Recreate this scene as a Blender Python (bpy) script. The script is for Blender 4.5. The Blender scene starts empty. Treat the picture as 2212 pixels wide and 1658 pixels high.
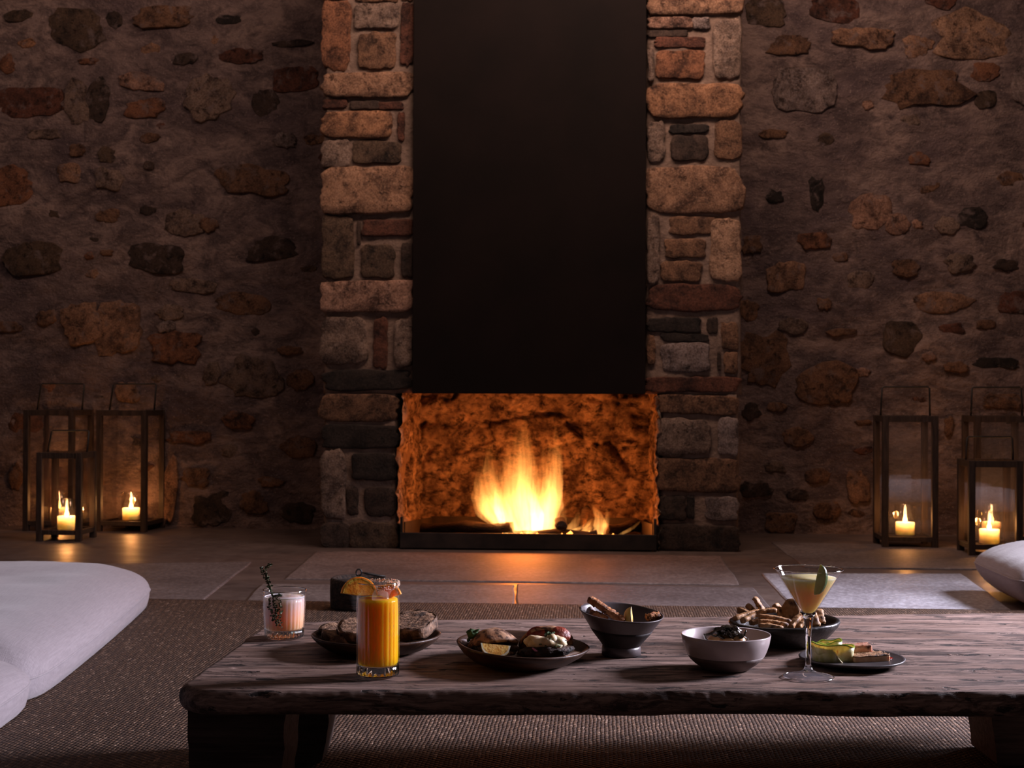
import bpy, bmesh, math, random
import numpy as np
from mathutils import Vector, Matrix, noise as mnoise

random.seed(7)
S = bpy.context.scene
COL = S.collection
R2 = math.radians

# ------------------------------------------------------------------ camera
CAM_H = 0.647
YAW, PITCH, ROLL = R2(3.5), R2(0.392), R2(0.20)
FPX, CX, CY = 50.0 / 36.0 * 2212, 1106.0, 829.0
AX = Vector((math.cos(YAW), math.sin(YAW), 0))        # camera's right, level
AF = Vector((-math.sin(YAW), math.cos(YAW), 0))       # camera's forward, level
Zv = Vector((0, 0, 1))
_f = AF * math.cos(PITCH) + Zv * math.sin(PITCH)
_u0 = Zv * math.cos(PITCH) - AF * math.sin(PITCH)
_r = AX * math.cos(ROLL) + _u0 * math.sin(ROLL)
_u = _u0 * math.cos(ROLL) - AX * math.sin(ROLL)
CAMP = Vector((0, 0, CAM_H))
cam_data = bpy.data.cameras.new('camera')
cam_data.lens = 50.0
cam_data.sensor_width = 36.0
cam_data.clip_start = 0.05
cam = bpy.data.objects.new('camera', cam_data)
COL.objects.link(cam)
cam.matrix_world = Matrix(((_r.x, _u.x, -_f.x, 0), (_r.y, _u.y, -_f.y, 0),
                           (_r.z, _u.z, -_f.z, CAM_H), (0, 0, 0, 1)))
cam_data.dof.use_dof = True
cam_data.dof.focus_distance = 2.22
cam_data.dof.aperture_fstop = 15.0
S.camera = cam

# ------------------------------------------------------------------ world, lights, exposure
W = bpy.data.worlds.new('dim_room_air')
S.world = W
W.use_nodes = True
_bg = W.node_tree.nodes['Background']
_bg.inputs[0].default_value = (0.62, 0.46, 0.50, 1)
_bg.inputs[1].default_value = 0.030
S.view_settings.view_transform = 'Standard'
S.view_settings.look = 'None'
S.view_settings.gamma = 1.0
S.view_settings.use_curve_mapping = False
S.view_settings.exposure = 0.0
try:
    S.cycles.use_denoising = True
    S.cycles.sample_clamp_indirect = 4.0
    S.cycles.max_bounces = 12
    S.cycles.transparent_max_bounces = 24
    S.cycles.transmission_bounces = 10
    S.cycles.volume_bounces = 0
except Exception:
    pass


def CW(xc, d, z=0.0):
    v = AX * xc + AF * d
    return Vector((v.x, v.y, z))


def ray(px, py):
    return _f * FPX + _r * (px - CX) - _u * (py - CY)


def PZ(px, py, z):
    v = ray(px, py)
    return CAMP + v * ((z - CAM_H) / v.z)


def PY(px, py, y):
    v = ray(px, py)
    return CAMP + v * (y / v.y)


def PD(px, py, d):
    return CAMP + ray(px, py) * (d / FPX)


def area_light(name, loc, target, size, energy, color, size_y=None, spread=180):
    l = bpy.data.lights.new(name, 'AREA')
    l.size = size
    if size_y:
        l.shape = 'RECTANGLE'
        l.size_y = size_y
    l.energy = energy
    l.spread = R2(spread)
    l.color = color
    o = bpy.data.objects.new(name, l)
    COL.objects.link(o)
    o.location = loc
    d = Vector(target) - Vector(loc)
    o.rotation_euler = d.to_track_quat('-Z', 'Y').to_euler()
    return o


def point_light(name, loc, energy, color, radius):
    l = bpy.data.lights.new(name, 'POINT')
    l.energy = energy
    l.color = color
    l.shadow_soft_size = radius
    o = bpy.data.objects.new(name, l)
    COL.objects.link(o)
    o.location = loc
    return o


# cool window light from the side of the room behind the table
area_light('window_light', CW(3.1, 3.25, 1.45), CW(0.9, 3.0, 0.0), 0.75, 100, (0.89, 0.84, 1.0), 0.75, 86)
# warm ceiling lamp above the hearth
area_light('ceiling_and_fill_light', CW(0.45, 4.9, 3.25), CW(0.25, 6.1, 1.9), 1.8, 56, (1.0, 0.67, 0.53), 0.3)
# weak overhead light behind the camera
# added overhead fill light, lifting the dark wall on the mattress side
area_light('ceiling_and_fill_light', CW(-2.3, 4.7, 3.25), CW(-1.7, 6.6, 1.6), 1.2, 13, (1.0, 0.67, 0.56), 0.3)
# added narrow area light that brightens the flagstones beside the cushion
area_light('flagstone_fill', CW(3.3, 4.9, 1.7), CW(1.6, 4.25, 0.0), 0.5, 11, (0.84, 0.85, 1.0), 0.4, 52)
area_light('rear_overhead_light', CW(0.6, 0.4, 3.2), CW(0.3, 3.6, 0.2), 1.6, 4, (1.0, 0.74, 0.72), 1.2)  # unseen area light above and behind the camera


# ------------------------------------------------------------------ node helpers
class NT:
    def __init__(self, name, bsdf=True):
        self.m = bpy.data.materials.new(name)
        self.m.use_nodes = True
        self.t = self.m.node_tree
        self.n = self.t.nodes
        self.l = self.t.links
        self.b = self.n.get('Principled BSDF')
        self.out = self.n.get('Material Output')
        if not bsdf:
            self.n.remove(self.b)
            self.b = None

    def put(self, sock, v):
        if hasattr(v, 'is_output'):
            self.l.new(v, sock)
        elif v is not None:
            if isinstance(v, (tuple, list)) and len(v) == 3 and sock.type == 'RGBA':
                v = (*v, 1.0)
            sock.default_value = v

    def node(self, typ, **kw):
        n = self.n.new(typ)
        for k, v in kw.items():
            setattr(n, k, v)
        return n

    def coord(self, kind='Object'):
        return self.node('ShaderNodeTexCoord').outputs[kind]

    def mapping(self, vec, scale=(1, 1, 1), rot=(0, 0, 0), loc=(0, 0, 0)):
        m = self.node('ShaderNodeMapping')
        self.put(m.inputs['Vector'], vec)
        m.inputs['Scale'].default_value = scale
        m.inputs['Rotation'].default_value = rot
        m.inputs['Location'].default_value = loc
        return m.outputs[0]

    def noise(self, vec, scale=5, detail=4, rough=0.55, dist=0.0):
        n = self.node('ShaderNodeTexNoise')
        self.put(n.inputs['Vector'], vec)
        n.inputs['Scale'].default_value = scale
        n.inputs['Detail'].default_value = detail
        n.inputs['Roughness'].default_value = rough
        n.inputs['Distortion'].default_value = dist
        return n.outputs[0]

    def voronoi(self, vec, scale=5, feature='F1', out='Distance'):
        n = self.node('ShaderNodeTexVoronoi', feature=feature)
        self.put(n.inputs['Vector'], vec)
        n.inputs['Scale'].default_value = scale
        return n.outputs[out]

    def ramp(self, fac, stops):
        n = self.node('ShaderNodeValToRGB')
        self.put(n.inputs[0], fac)
        e = n.color_ramp.elements
        while len(e) < len(stops):
            e.new(0.5)
        for i, (p, c) in enumerate(stops):
            e[i].position = p
            if not isinstance(c, (tuple, list)):
                c = (c, c, c)
            e[i].color = (*c[:3], 1)
        return n.outputs[0]

    def mix(self, fac, a, b, blend='MIX'):
        n = self.node('ShaderNodeMix', data_type='RGBA', blend_type=blend)
        self.put(n.inputs[0], fac)
        self.put(n.inputs[6], a)
        self.put(n.inputs[7], b)
        return n.outputs[2]

    def math(self, op, a, b=None, c=None, clamp=False):
        n = self.node('ShaderNodeMath', operation=op, use_clamp=clamp)
        self.put(n.inputs[0], a)
        if b is not None:
            self.put(n.inputs[1], b)
        if c is not None:
            self.put(n.inputs[2], c)
        return n.outputs[0]

    def bump(self, h, strength=0.5, dist=0.01, normal=None):
        n = self.node('ShaderNodeBump')
        self.put(n.inputs['Height'], h)
        n.inputs['Strength'].default_value = strength
        n.inputs['Distance'].default_value = dist
        if normal is not None:
            self.put(n.inputs['Normal'], normal)
        return n.outputs[0]

    def set(self, **kw):
        for k, v in kw.items():
            self.put(self.b.inputs[k.replace('_', ' ')], v)
        return self


def simple(name, c1, c2=None, scale=12, rough=0.6, bump=0.0, bscale=40, stretch=(1, 1, 1), bdist=0.004,
           spec=0.4, lo=0.38, hi=0.62, metal=0.0, sss=0.0, c3=None, c3lo=0.6, c3hi=0.7, c3scale=5):
    t = NT(name)
    v = t.mapping(t.coord(), stretch)
    if c2 is None:
        col = (*c1, 1)
    else:
        col = t.mix(t.ramp(t.noise(v, scale, 5), [(lo, 0.0), (hi, 1.0)]), c1, c2)
    if c3 is not None:
        col = t.mix(t.ramp(t.noise(v, c3scale, 4), [(c3lo, 0.0), (c3hi, 1.0)]), col, c3)
    t.set(Base_Color=col, Roughness=rough, Metallic=metal)
    t.b.inputs['Specular IOR Level'].default_value = spec
    if sss:
        t.b.inputs['Subsurface Weight'].default_value = 1.0
        t.b.inputs['Subsurface Scale'].default_value = sss
        t.b.inputs['Subsurface Radius'].default_value = (1.0, 0.8, 0.6)
    if bump:
        t.set(Normal=t.bump(t.noise(v, bscale, 5, 0.6), bump, bdist))
    return t.m


# ------------------------------------------------------------------ materials
MT = {}


def mat_stone(name='stone_face', smear=False):
    t = NT(name)
    oi = t.node('ShaderNodeObjectInfo')
    off = t.node('ShaderNodeVectorMath', operation='SCALE')
    t.put(off.inputs[0], (37.0, 53.0, 71.0))
    t.put(off.inputs['Scale'], oi.outputs['Random'])
    add = t.node('ShaderNodeVectorMath', operation='ADD')
    t.put(add.inputs[0], t.coord())
    t.put(add.inputs[1], off.outputs[0])
    v = add.outputs[0]
    big = t.noise(v, 11, 6, 0.68, 0.5)
    fine = t.noise(v, 75, 6, 0.8)
    c = oi.outputs['Color']
    dark = t.mix(1.0, c, (0.27, 0.19, 0.155), 'MULTIPLY')
    warm = t.mix(1.0, c, (1.22, 1.02, 0.86), 'MULTIPLY')
    col = t.mix(t.ramp(big, [(0.36, 0.0), (0.58, 1.0)]), dark, warm)
    col = t.mix(t.ramp(fine, [(0.50, 0.0), (0.78, 0.8)]), col, c)
    gran = t.noise(v, 150, 4, 0.8)
    col = t.mix(t.ramp(gran, [(0.40, 0.85), (0.56, 0.0)]), col, t.mix(1.0, col, (0.4, 0.36, 0.34), 'MULTIPLY'))
    col = t.mix(t.ramp(gran, [(0.58, 0.0), (0.72, 0.6)]), col, t.mix(1.0, c, (1.7, 1.5, 1.35), 'MULTIPLY'))
    pits = t.ramp(t.noise(v, 26, 6, 0.75), [(0.33, 0.0), (0.44, 1.0)])
    col = t.mix(pits, t.mix(1.0, col, (0.25, 0.2, 0.18), 'MULTIPLY'), col)
    if smear:
        col = t.mix(1.0, col, (0.80, 0.76, 0.74), 'MULTIPLY')
        sm_ = t.ramp(t.noise(v, 16, 6, 0.7, 0.6), [(0.54, 0.0), (0.66, 0.8)])
        col = t.mix(sm_, col, (0.125, 0.088, 0.080))
    h = t.math('ADD', t.math('MULTIPLY', big, 0.6), t.math('ADD', t.math('MULTIPLY', fine, 0.4), t.math('MULTIPLY', pits, 0.5)))
    t.set(Base_Color=col, Roughness=0.82, Normal=t.bump(h, 0.9, 0.012))
    t.b.inputs['Specular IOR Level'].default_value = 0.3
    return t.m


def mat_mortar():
    t = NT('lime_mortar')
    v = t.coord()
    vs = t.mapping(v, (1, 1, 1.8))
    big = t.noise(vs, 2.2, 6, 0.62, 0.5)
    mid = t.noise(vs, 11, 6, 0.7, 0.3)
    fine = t.noise(v, 60, 4, 0.7)
    col = t.mix(t.ramp(big, [(0.35, 0.0), (0.65, 1.0)]), (0.088, 0.060, 0.060), (0.24, 0.165, 0.138))
    col = t.mix(t.ramp(mid, [(0.30, 0.0), (0.5, 1.0)]), (0.046, 0.032, 0.032), col)
    col = t.mix(t.ramp(mid, [(0.62, 0.0), (0.75, 0.6)]), col, (0.27, 0.20, 0.165))
    blot = t.noise(t.mapping(v, (1, 1, 1.5)), 5.5, 7, 0.75, 0.8)
    col = t.mix(t.ramp(blot, [(0.40, 0.75), (0.56, 0.0)]), col, (0.050, 0.034, 0.034))
    speck = t.noise(v, 120, 3, 0.7)
    col = t.mix(t.ramp(speck, [(0.60, 0.0), (0.72, 0.7)]), col, (0.34, 0.25, 0.21))
    h = t.math('ADD', t.math('MULTIPLY', mid, 0.9), t.math('MULTIPLY', fine, 0.34))
    t.set(Base_Color=col, Roughness=0.9, Normal=t.bump(h, 0.85, 0.03))
    t.b.inputs['Specular IOR Level'].default_value = 0.2
    return t.m


def mat_pier_mortar():
    t = NT('pier_mortar')
    v = t.coord()
    mid = t.noise(v, 14, 6, 0.65, 0.3)
    fine = t.noise(v, 90, 3, 0.6)
    col = t.mix(t.ramp(mid, [(0.35, 0.0), (0.65, 1.0)]), (0.125, 0.085, 0.066), (0.225, 0.155, 0.118))
    t.set(Base_Color=col, Roughness=0.9, Normal=t.bump(t.math('ADD', mid, t.math('MULTIPLY', fine, 0.3)), 0.7, 0.015))
    t.b.inputs['Specular IOR Level'].default_value = 0.2
    return t.m


def mat_firebox():
    t = NT('firebox_stone')
    v = t.coord()
    big = t.noise(v, 8, 6, 0.65, 0.2)
    mid = t.noise(t.mapping(v, (1, 1, 1.5)), 18, 7, 0.75, 0.25)
    col = t.mix(t.ramp(big, [(0.36, 0.0), (0.62, 1.0)]), (0.09, 0.055, 0.04), (0.58, 0.42, 0.30))
    col = t.mix(t.ramp(mid, [(0.38, 0.0), (0.54, 1.0)]), (0.03, 0.016, 0.012), col)
    t.set(Base_Color=col, Roughness=0.85, Normal=t.bump(t.math('ADD', t.math('MULTIPLY', mid, 0.8), big), 1.0, 0.035))
    t.b.inputs['Specular IOR Level'].default_value = 0.2
    return t.m


def mat_floor():
    t = NT('polished_concrete')
    v = t.coord()
    big = t.noise(v, 1.8, 6, 0.6, 0.4)
    mid = t.noise(v, 18, 5, 0.6)
    col = t.mix(t.ramp(big, [(0.35, 0.0), (0.65, 1.0)]), (0.055, 0.038, 0.034), (0.115, 0.080, 0.068))
    col = t.mix(t.ramp(mid, [(0.4, 0.0), (0.7, 0.5)]), col, (0.13, 0.095, 0.08))
    rgh = t.ramp(t.noise(v, 9, 4), [(0.3, 0.34), (0.7, 0.50)])
    t.set(Base_Color=col, Roughness=rgh, Normal=t.bump(t.noise(v, 14, 5, 0.6), 0.25, 0.006))
    t.b.inputs['Specular IOR Level'].default_value = 0.45
    return t.m


def mat_flag():
    t = NT('flagstone_face')
    oi = t.node('ShaderNodeObjectInfo')
    v = t.coord()
    big = t.noise(v, 3.0, 6, 0.6, 0.4)
    fine = t.noise(v, 70, 5, 0.7)
    strk = t.noise(t.mapping(v, (2, 14, 1)), 3, 5, 0.6)
    c = oi.outputs['Color']
    col = t.mix(t.ramp(big, [(0.35, 0.0), (0.65, 1.0)]), t.mix(1.0, c, (0.62, 0.58, 0.58), 'MULTIPLY'), c)
    col = t.mix(t.ramp(strk, [(0.55, 0.0), (0.75, 0.55)]), col, t.mix(1.0, c, (0.5, 0.42, 0.4), 'MULTIPLY'))
    col = t.mix(t.ramp(fine, [(0.45, 0.0), (0.6, 1.0)]), t.mix(1.0, col, (0.6, 0.58, 0.58), 'MULTIPLY'), col)
    h = t.math('ADD', t.math('MULTIPLY', fine, 0.5), t.math('MULTIPLY', strk, 0.6))
    t.set(Base_Color=col, Roughness=0.56, Normal=t.bump(h, 0.5, 0.006))
    t.b.inputs['Specular IOR Level'].default_value = 0.4
    return t.m


def mat_rug():
    t = NT('woven_jute')
    v = t.coord()
    jit = t.node('ShaderNodeTexNoise')
    t.put(jit.inputs['Vector'], v)
    jit.inputs['Scale'].default_value = 30
    jit.inputs['Detail'].default_value = 2
    off = t.node('ShaderNodeVectorMath', operation='MULTIPLY_ADD')
    t.put(off.inputs[0], jit.outputs[1])
    t.put(off.inputs[1], (0.006, 0.010, 0))
    t.put(off.inputs[2], v)
    sep = t.node('ShaderNodeSeparateXYZ')
    t.put(sep.inputs[0], off.outputs[0])
    u = t.math('DIVIDE', sep.outputs[0], 0.0075)
    fu = t.math('FLOOR', u)
    w = t.math('MULTIPLY_ADD', fu, 0.43, t.math('DIVIDE', sep.outputs[1], 0.0135))
    fw = t.math('FLOOR', w)
    pu = t.math('ABSOLUTE', t.math('SINE', t.math('MULTIPLY', u, math.pi)))
    pw = t.math('ABSOLUTE', t.math('SINE', t.math('MULTIPLY', w, math.pi)))
    h = t.math('MULTIPLY', t.math('POWER', pu, 0.45), t.math('POWER', pw, 0.8))
    cmb = t.node('ShaderNodeCombineXYZ')
    t.put(cmb.inputs[0], fu)
    t.put(cmb.inputs[1], fw)
    wn = t.node('ShaderNodeTexWhiteNoise')
    t.put(wn.inputs[0], cmb.outputs[0])
    fib = t.noise(t.mapping(v, (1, 0.35, 1)), 420, 3, 0.7)
    shade = t.math('MULTIPLY', h, t.math('MULTIPLY_ADD', wn.outputs[0], 0.75, 0.35))
    big = t.noise(v, 2.5, 4)
    lite = t.mix(t.ramp(big, [(0.35, 0.0), (0.65, 1.0)]), (0.115, 0.057, 0.030), (0.145, 0.080, 0.046))
    twill = t.math('SINE', t.math('MULTIPLY_ADD', sep.outputs[0], 330.0, t.math('MULTIPLY', sep.outputs[1], 60.0)))
    shade = t.math('MULTIPLY', shade, t.math('MULTIPLY_ADD', twill, 0.28, 0.85))
    col = t.mix(shade, (0.030, 0.017, 0.012), lite)
    col = t.mix(t.ramp(t.math('MULTIPLY', fib, wn.outputs[0]), [(0.48, 0.0), (0.64, 1.0)]), col, (0.38, 0.26, 0.19))  # sparkling highlights painted in as pale fibres
    hh = t.math('ADD', h, t.math('MULTIPLY', fib, 0.35))
    t.set(Base_Color=col, Roughness=0.75, Normal=t.bump(hh, 1.0, 0.005))
    t.b.inputs['Specular IOR Level'].default_value = 0.25
    return t.m


def mat_table_wood():
    t = NT('weathered_timber')
    v = t.coord()
    warp = t.noise(t.mapping(v, (2, 6, 6)), 3, 3)
    vw = t.node('ShaderNodeVectorMath', operation='MULTIPLY_ADD')
    t.put(vw.inputs[0], warp)
    t.put(vw.inputs[1], (0.0, 0.03, 0.03))
    t.put(vw.inputs[2], v)
    g = vw.outputs[0]
    grain = t.noise(t.mapping(g, (2.6, 34, 34)), 1.6, 7, 0.75)
    streak = t.noise(t.mapping(g, (3.6, 17, 17)), 2.0, 7, 0.72, 0.5)
    patch = t.noise(t.mapping(v, (3, 9, 9)), 1.6, 4, 0.55)
    pit = t.noise(t.mapping(g, (9, 30, 30)), 1.6, 5, 0.65, 0.4)
    col = t.mix(t.ramp(grain, [(0.34, 0.0), (0.60, 1.0)]), (0.066, 0.037, 0.028), (0.335, 0.222, 0.180))
    col = t.mix(t.ramp(patch, [(0.44, 0.0), (0.66, 0.7)]), col, (0.13, 0.068, 0.045))
    fib = t.noise(t.mapping(g, (5, 150, 150)), 1.5, 5, 0.7)
    col = t.mix(t.ramp(fib, [(0.36, 0.75), (0.54, 0.0)]), col, (0.062, 0.036, 0.028))
    stk = t.ramp(streak, [(0.51, 0.0), (0.60, 0.95)])
    col = t.mix(stk, col, (0.040, 0.022, 0.017))
    pk = t.ramp(pit, [(0.60, 0.0), (0.64, 1.0)])
    col = t.mix(pk, col, (0.018, 0.011, 0.009))
    h = t.math('SUBTRACT', t.math('ADD', t.math('MULTIPLY', grain, 0.7), t.math('MULTIPLY', fib, 0.5)), t.math('ADD', t.math('MULTIPLY', stk, 0.5), t.math('MULTIPLY', pk, 0.9)))
    t.set(Base_Color=col, Roughness=0.72, Normal=t.bump(h, 0.7, 0.003))
    t.b.inputs['Specular IOR Level'].default_value = 0.35
    return t.m


def mat_leg_wood():
    t = NT('dark_timber')
    v = t.coord()
    grain = t.noise(t.mapping(v, (4, 60, 60)), 1.5, 6, 0.7, 0.2)
    col = t.mix(t.ramp(grain, [(0.3, 0.0), (0.7, 1.0)]), (0.035, 0.022, 0.018), (0.13, 0.088, 0.072))
    t.set(Base_Color=col, Roughness=0.75, Normal=t.bump(grain, 0.7, 0.004))
    t.b.inputs['Specular IOR Level'].default_value = 0.3
    return t.m


def mat_linen():
    t = NT('pale_linen')
    v = t.coord()
    x = t.noise(t.mapping(v, (8, 260, 60)), 2, 3, 0.6)
    y = t.noise(t.mapping(v, (260, 8, 60)), 2, 3, 0.6)
    w = t.math('ADD', x, y)
    big = t.noise(v, 5, 4)
    col = t.mix(t.ramp(t.math('MULTIPLY', w, 0.5), [(0.38, 0.0), (0.62, 1.0)]), (0.215, 0.188, 0.202), (0.285, 0.252, 0.268))
    h = t.math('ADD', t.math('MULTIPLY', w, 0.12), t.math('MULTIPLY', big, 0.9))
    t.set(Base_Color=col, Roughness=0.85, Normal=t.bump(h, 0.45, 0.012))
    t.b.inputs['Specular IOR Level'].default_value = 0.2
    t.b.inputs['Sheen Weight'].default_value = 0.25
    return t.m


def mat_thin_glass(name, tint=(0.97, 0.97, 0.97), rough=0.01, film=0.0, film_col=(0.8, 0.76, 0.8), ior=1.45, bump=None, refl=(0.38, 0.03)):
    t = NT(name, bsdf=False)
    tr = t.node('ShaderNodeBsdfTransparent')
    t.put(tr.inputs[0], tint)
    gl = t.node('ShaderNodeBsdfGlossy')
    t.put(gl.inputs['Color'], (1, 1, 1))
    gl.inputs['Roughness'].default_value = rough
    fr = t.node('ShaderNodeLayerWeight')
    fr.inputs['Blend'].default_value = 0.5
    mx = t.node('ShaderNodeMixShader')
    fac = t.math('MULTIPLY_ADD', t.math('POWER', fr.outputs['Facing'], 4.0), refl[0], refl[1])
    if bump:
        nb = t.bump(t.noise(t.mapping(t.coord(), bump[0]), bump[1], 3), bump[2], 0.002)
        t.put(gl.inputs['Normal'], nb)
        t.put(fr.inputs['Normal'], nb)
    t.put(mx.inputs[0], fac)
    t.put(mx.inputs[1], tr.outputs[0])
    t.put(mx.inputs[2], gl.outputs[0])
    o = mx.outputs[0]
    if film:
        df = t.node('ShaderNodeBsdfDiffuse')
        t.put(df.inputs[0], film_col)
        tl = t.node('ShaderNodeBsdfTranslucent')
        t.put(tl.inputs[0], film_col)
        ms = t.node('ShaderNodeMixShader')
        ms.inputs[0].default_value = 0.5
        t.put(ms.inputs[1], df.outputs[0])
        t.put(ms.inputs[2], tl.outputs[0])
        m2 = t.node('ShaderNodeMixShader')
        t.put(m2.inputs[0], film)
        t.put(m2.inputs[1], o)
        t.put(m2.inputs[2], ms.outputs[0])
        o = m2.outputs[0]
    t.l.new(o, t.out.inputs[0])
    return t.m


def mat_glass(name, col=(1, 1, 1), rough=0.0, ior=1.48):
    t = NT(name)
    t.set(Base_Color=col, Roughness=rough, IOR=ior)
    t.b.inputs['Transmission Weight'].default_value = 1.0
    return t.m


def mat_liquid(name, stops, sss=0.02, rough=0.25):
    """drink whose own colour changes from its bottom to its top"""
    t = NT(name)
    sep = t.node('ShaderNodeSeparateXYZ')
    t.put(sep.inputs[0], t.coord('Generated'))
    nz = t.noise(t.mapping(t.coord(), (1, 1, 0.5)), 45, 3, 0.6)
    f = t.math('ADD', sep.outputs[2], t.math('MULTIPLY', t.math('SUBTRACT', nz, 0.5), 0.35))
    col = t.ramp(f, stops)
    t.set(Base_Color=col, Roughness=rough)
    t.b.inputs['Specular IOR Level'].default_value = 0.15
    t.b.inputs['Subsurface Weight'].default_value = 1.0
    t.b.inputs['Subsurface Scale'].default_value = sss
    t.b.inputs['Subsurface Radius'].default_value = (1.0, 0.94, 0.65)
    return t.m


def mat_emit(name, col, strength):
    t = NT(name, bsdf=False)
    e = t.node('ShaderNodeEmission')
    t.put(e.inputs[0], col)
    e.inputs[1].default_value = strength
    t.l.new(e.outputs[0], t.out.inputs[0])
    return t.m


def mat_flame(name, strength, top=(1.0, 0.26, 0.035), low=(1.0, 0.47, 0.12)):
    t = NT(name, bsdf=False)
    g = t.coord('Generated')
    o = t.coord('Object')
    sep = t.node('ShaderNodeSeparateXYZ')
    t.put(sep.inputs[0], g)
    z = sep.outputs[2]
    fall = t.ramp(z, [(0.0, 1.0), (0.4, 0.92), (0.75, 0.60), (1.0, 0.22)])
    st = t.noise(t.mapping(o, (38, 38, 4.5)), 1.0, 3, 0.55, 0.5)
    stk = t.ramp(st, [(0.34, 0.12), (0.62, 1.0)])
    e = t.node('ShaderNodeEmission')
    t.put(e.inputs[0], t.mix(z, low, top))
    t.put(e.inputs[1], t.math('MULTIPLY', t.math('MULTIPLY', fall, stk), strength))
    t.l.new(e.outputs[0], t.out.inputs['Volume'])
    return t.m


MT['stone'] = mat_stone()
MT['rubble'] = mat_stone('rubble_face', True)
MT['mortar'] = mat_mortar()
MT['pier'] = mat_pier_mortar()
MT['firebox'] = mat_firebox()
MT['floor'] = mat_floor()
MT['flag'] = mat_flag()
MT['rug'] = mat_rug()
MT['table'] = mat_table_wood()
MT['leg'] = mat_leg_wood()
MT['linen'] = mat_linen()
MT['steel'] = simple('black_steel', (0.0055, 0.0036, 0.0033), (0.008, 0.0048, 0.0043), 3, 0.75, 0.1, 30, spec=0.08)
MT['tray'] = simple('sooty_steel', (0.012, 0.009, 0.008), (0.03, 0.02, 0.016), 9, 0.55, 0.2, 40, spec=0.3)
MT['char'] = simple('charred_log', (0.012, 0.009, 0.008), (0.06, 0.035, 0.025), 20, 0.85, 0.9, 45, (1, 6, 6), 0.01)
MT['lantern'] = simple('dark_lantern_timber', (0.020, 0.011, 0.007), (0.045, 0.026, 0.017), 14, 0.55, 0.3, 60, (8, 8, 1), spec=0.35)
MT['iron'] = simple('black_iron', (0.012, 0.011, 0.011), (0.03, 0.026, 0.024), 25, 0.55, 0.2, 80, metal=0.4)
MT['pane'] = mat_thin_glass('lantern_pane', (0.90, 0.88, 0.86), 0.015, refl=(0.6, 0.06))
MT['pane_sheen'] = mat_thin_glass('lantern_pane_painted_sheen', (0.90, 0.88, 0.87), 0.02, film=0.035, refl=(0.6, 0.06))  # pale film stands in for a bright reflection in these panes
MT['votive'] = mat_thin_glass('votive_glass', (0.95, 0.93, 0.90), 0.02, refl=(0.75, 0.07))
MT['wax'] = simple('candle_wax', (0.92, 0.86, 0.76), (0.95, 0.90, 0.80), 20, 0.45, 0.0, sss=0.03)
MT['wax'].node_tree.nodes['Principled BSDF'].inputs['Subsurface Radius'].default_value = (1.0, 0.88, 0.7)
MT['candle_flame'] = mat_emit('candle_flame_light', (1.0, 0.44, 0.11), 30.0)
MT['wick'] = simple('burnt_wick', (0.01, 0.008, 0.007), rough=0.9)
MT['glass_wall'] = mat_thin_glass('clear_tumbler_glass', (0.96, 0.96, 0.96), 0.02)
MT['glass'] = mat_glass('clear_solid_glass')
MT['foot_glass'] = mat_thin_glass('glass_foot', (0.93, 0.93, 0.95), 0.06, film=0.05, film_col=(0.8, 0.8, 0.9))
MT['ice'] = mat_thin_glass('clear_ice', (0.93, 0.90, 0.86), 0.05, film=0.16, film_col=(0.9, 0.82, 0.72), bump=((1, 1, 1), 120, 0.6))
MT['orange_drink'] = mat_liquid('orange_drink', [(0.0, (1.0, 0.42, 0.008)), (0.55, (1.0, 0.43, 0.010)), (1.0, (1.0, 0.40, 0.012))], 0.03)
MT['pink_drink'] = mat_liquid('pink_drink', [(0.0, (0.95, 0.42, 0.20)), (0.4, (0.92, 0.47, 0.32)), (0.85, (0.70, 0.52, 0.49)), (1.0, (0.62, 0.50, 0.50))], 0.035)
MT['pale_drink'] = mat_liquid('pale_drink', [(0.0, (1.0, 0.62, 0.19)), (0.6, (1.0, 0.65, 0.22)), (1.0, (1.0, 0.76, 0.40))], 0.03)
MT['foam'] = simple('drink_foam', (0.75, 0.62, 0.60), (0.9, 0.8, 0.78), 60, 0.5, sss=0.005)
MT['orange_rind'] = simple('orange_rind', (0.85, 0.25, 0.012), (0.95, 0.33, 0.02), 30, 0.4, 0.3, 220, sss=0.004)
MT['orange_flesh'] = simple('orange_flesh', (0.90, 0.33, 0.02), (0.98, 0.48, 0.06), 60, 0.35, 0.4, 120, sss=0.006)
MT['crystal'] = simple('rim_salt', (0.75, 0.36, 0.22), (0.95, 0.80, 0.70), 200, 0.25, spec=0.7, sss=0.001)
MT['thyme_stem'] = simple('thyme_stem', (0.055, 0.065, 0.02), (0.12, 0.07, 0.03), 60, 0.6)
MT['thyme_leaf'] = simple('thyme_leaf', (0.035, 0.055, 0.02), (0.085, 0.11, 0.05), 60, 0.5)
MT['plate_wood'] = simple('dark_plate_wood', (0.026, 0.011, 0.006), (0.066, 0.028, 0.014), 6, 0.42, 0.25, 30, (2, 18, 18), 0.002, spec=0.35)
MT['crumb'] = simple('toasted_crumb', (0.085, 0.040, 0.022), (0.40, 0.225, 0.13), 130, 0.85, 1.0, 160, bdist=0.004, c3=(0.035, 0.02, 0.014), c3lo=0.58, c3hi=0.68, c3scale=38)
MT['crust'] = simple('dark_crust', (0.05, 0.022, 0.011), (0.30, 0.17, 0.10), 70, 0.7, 0.8, 80, lo=0.46, hi=0.66)
MT['pita'] = simple('charred_flatbread', (0.34, 0.155, 0.075), (0.55, 0.33, 0.20), 28, 0.6, 0.4, 60, c3=(0.065, 0.025, 0.014), c3lo=0.47, c3hi=0.58, c3scale=75)
MT['patty'] = simple('seared_patty', (0.018, 0.011, 0.009), (0.075, 0.035, 0.022), 90, 0.65, 1.0, 120, bdist=0.006)
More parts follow.
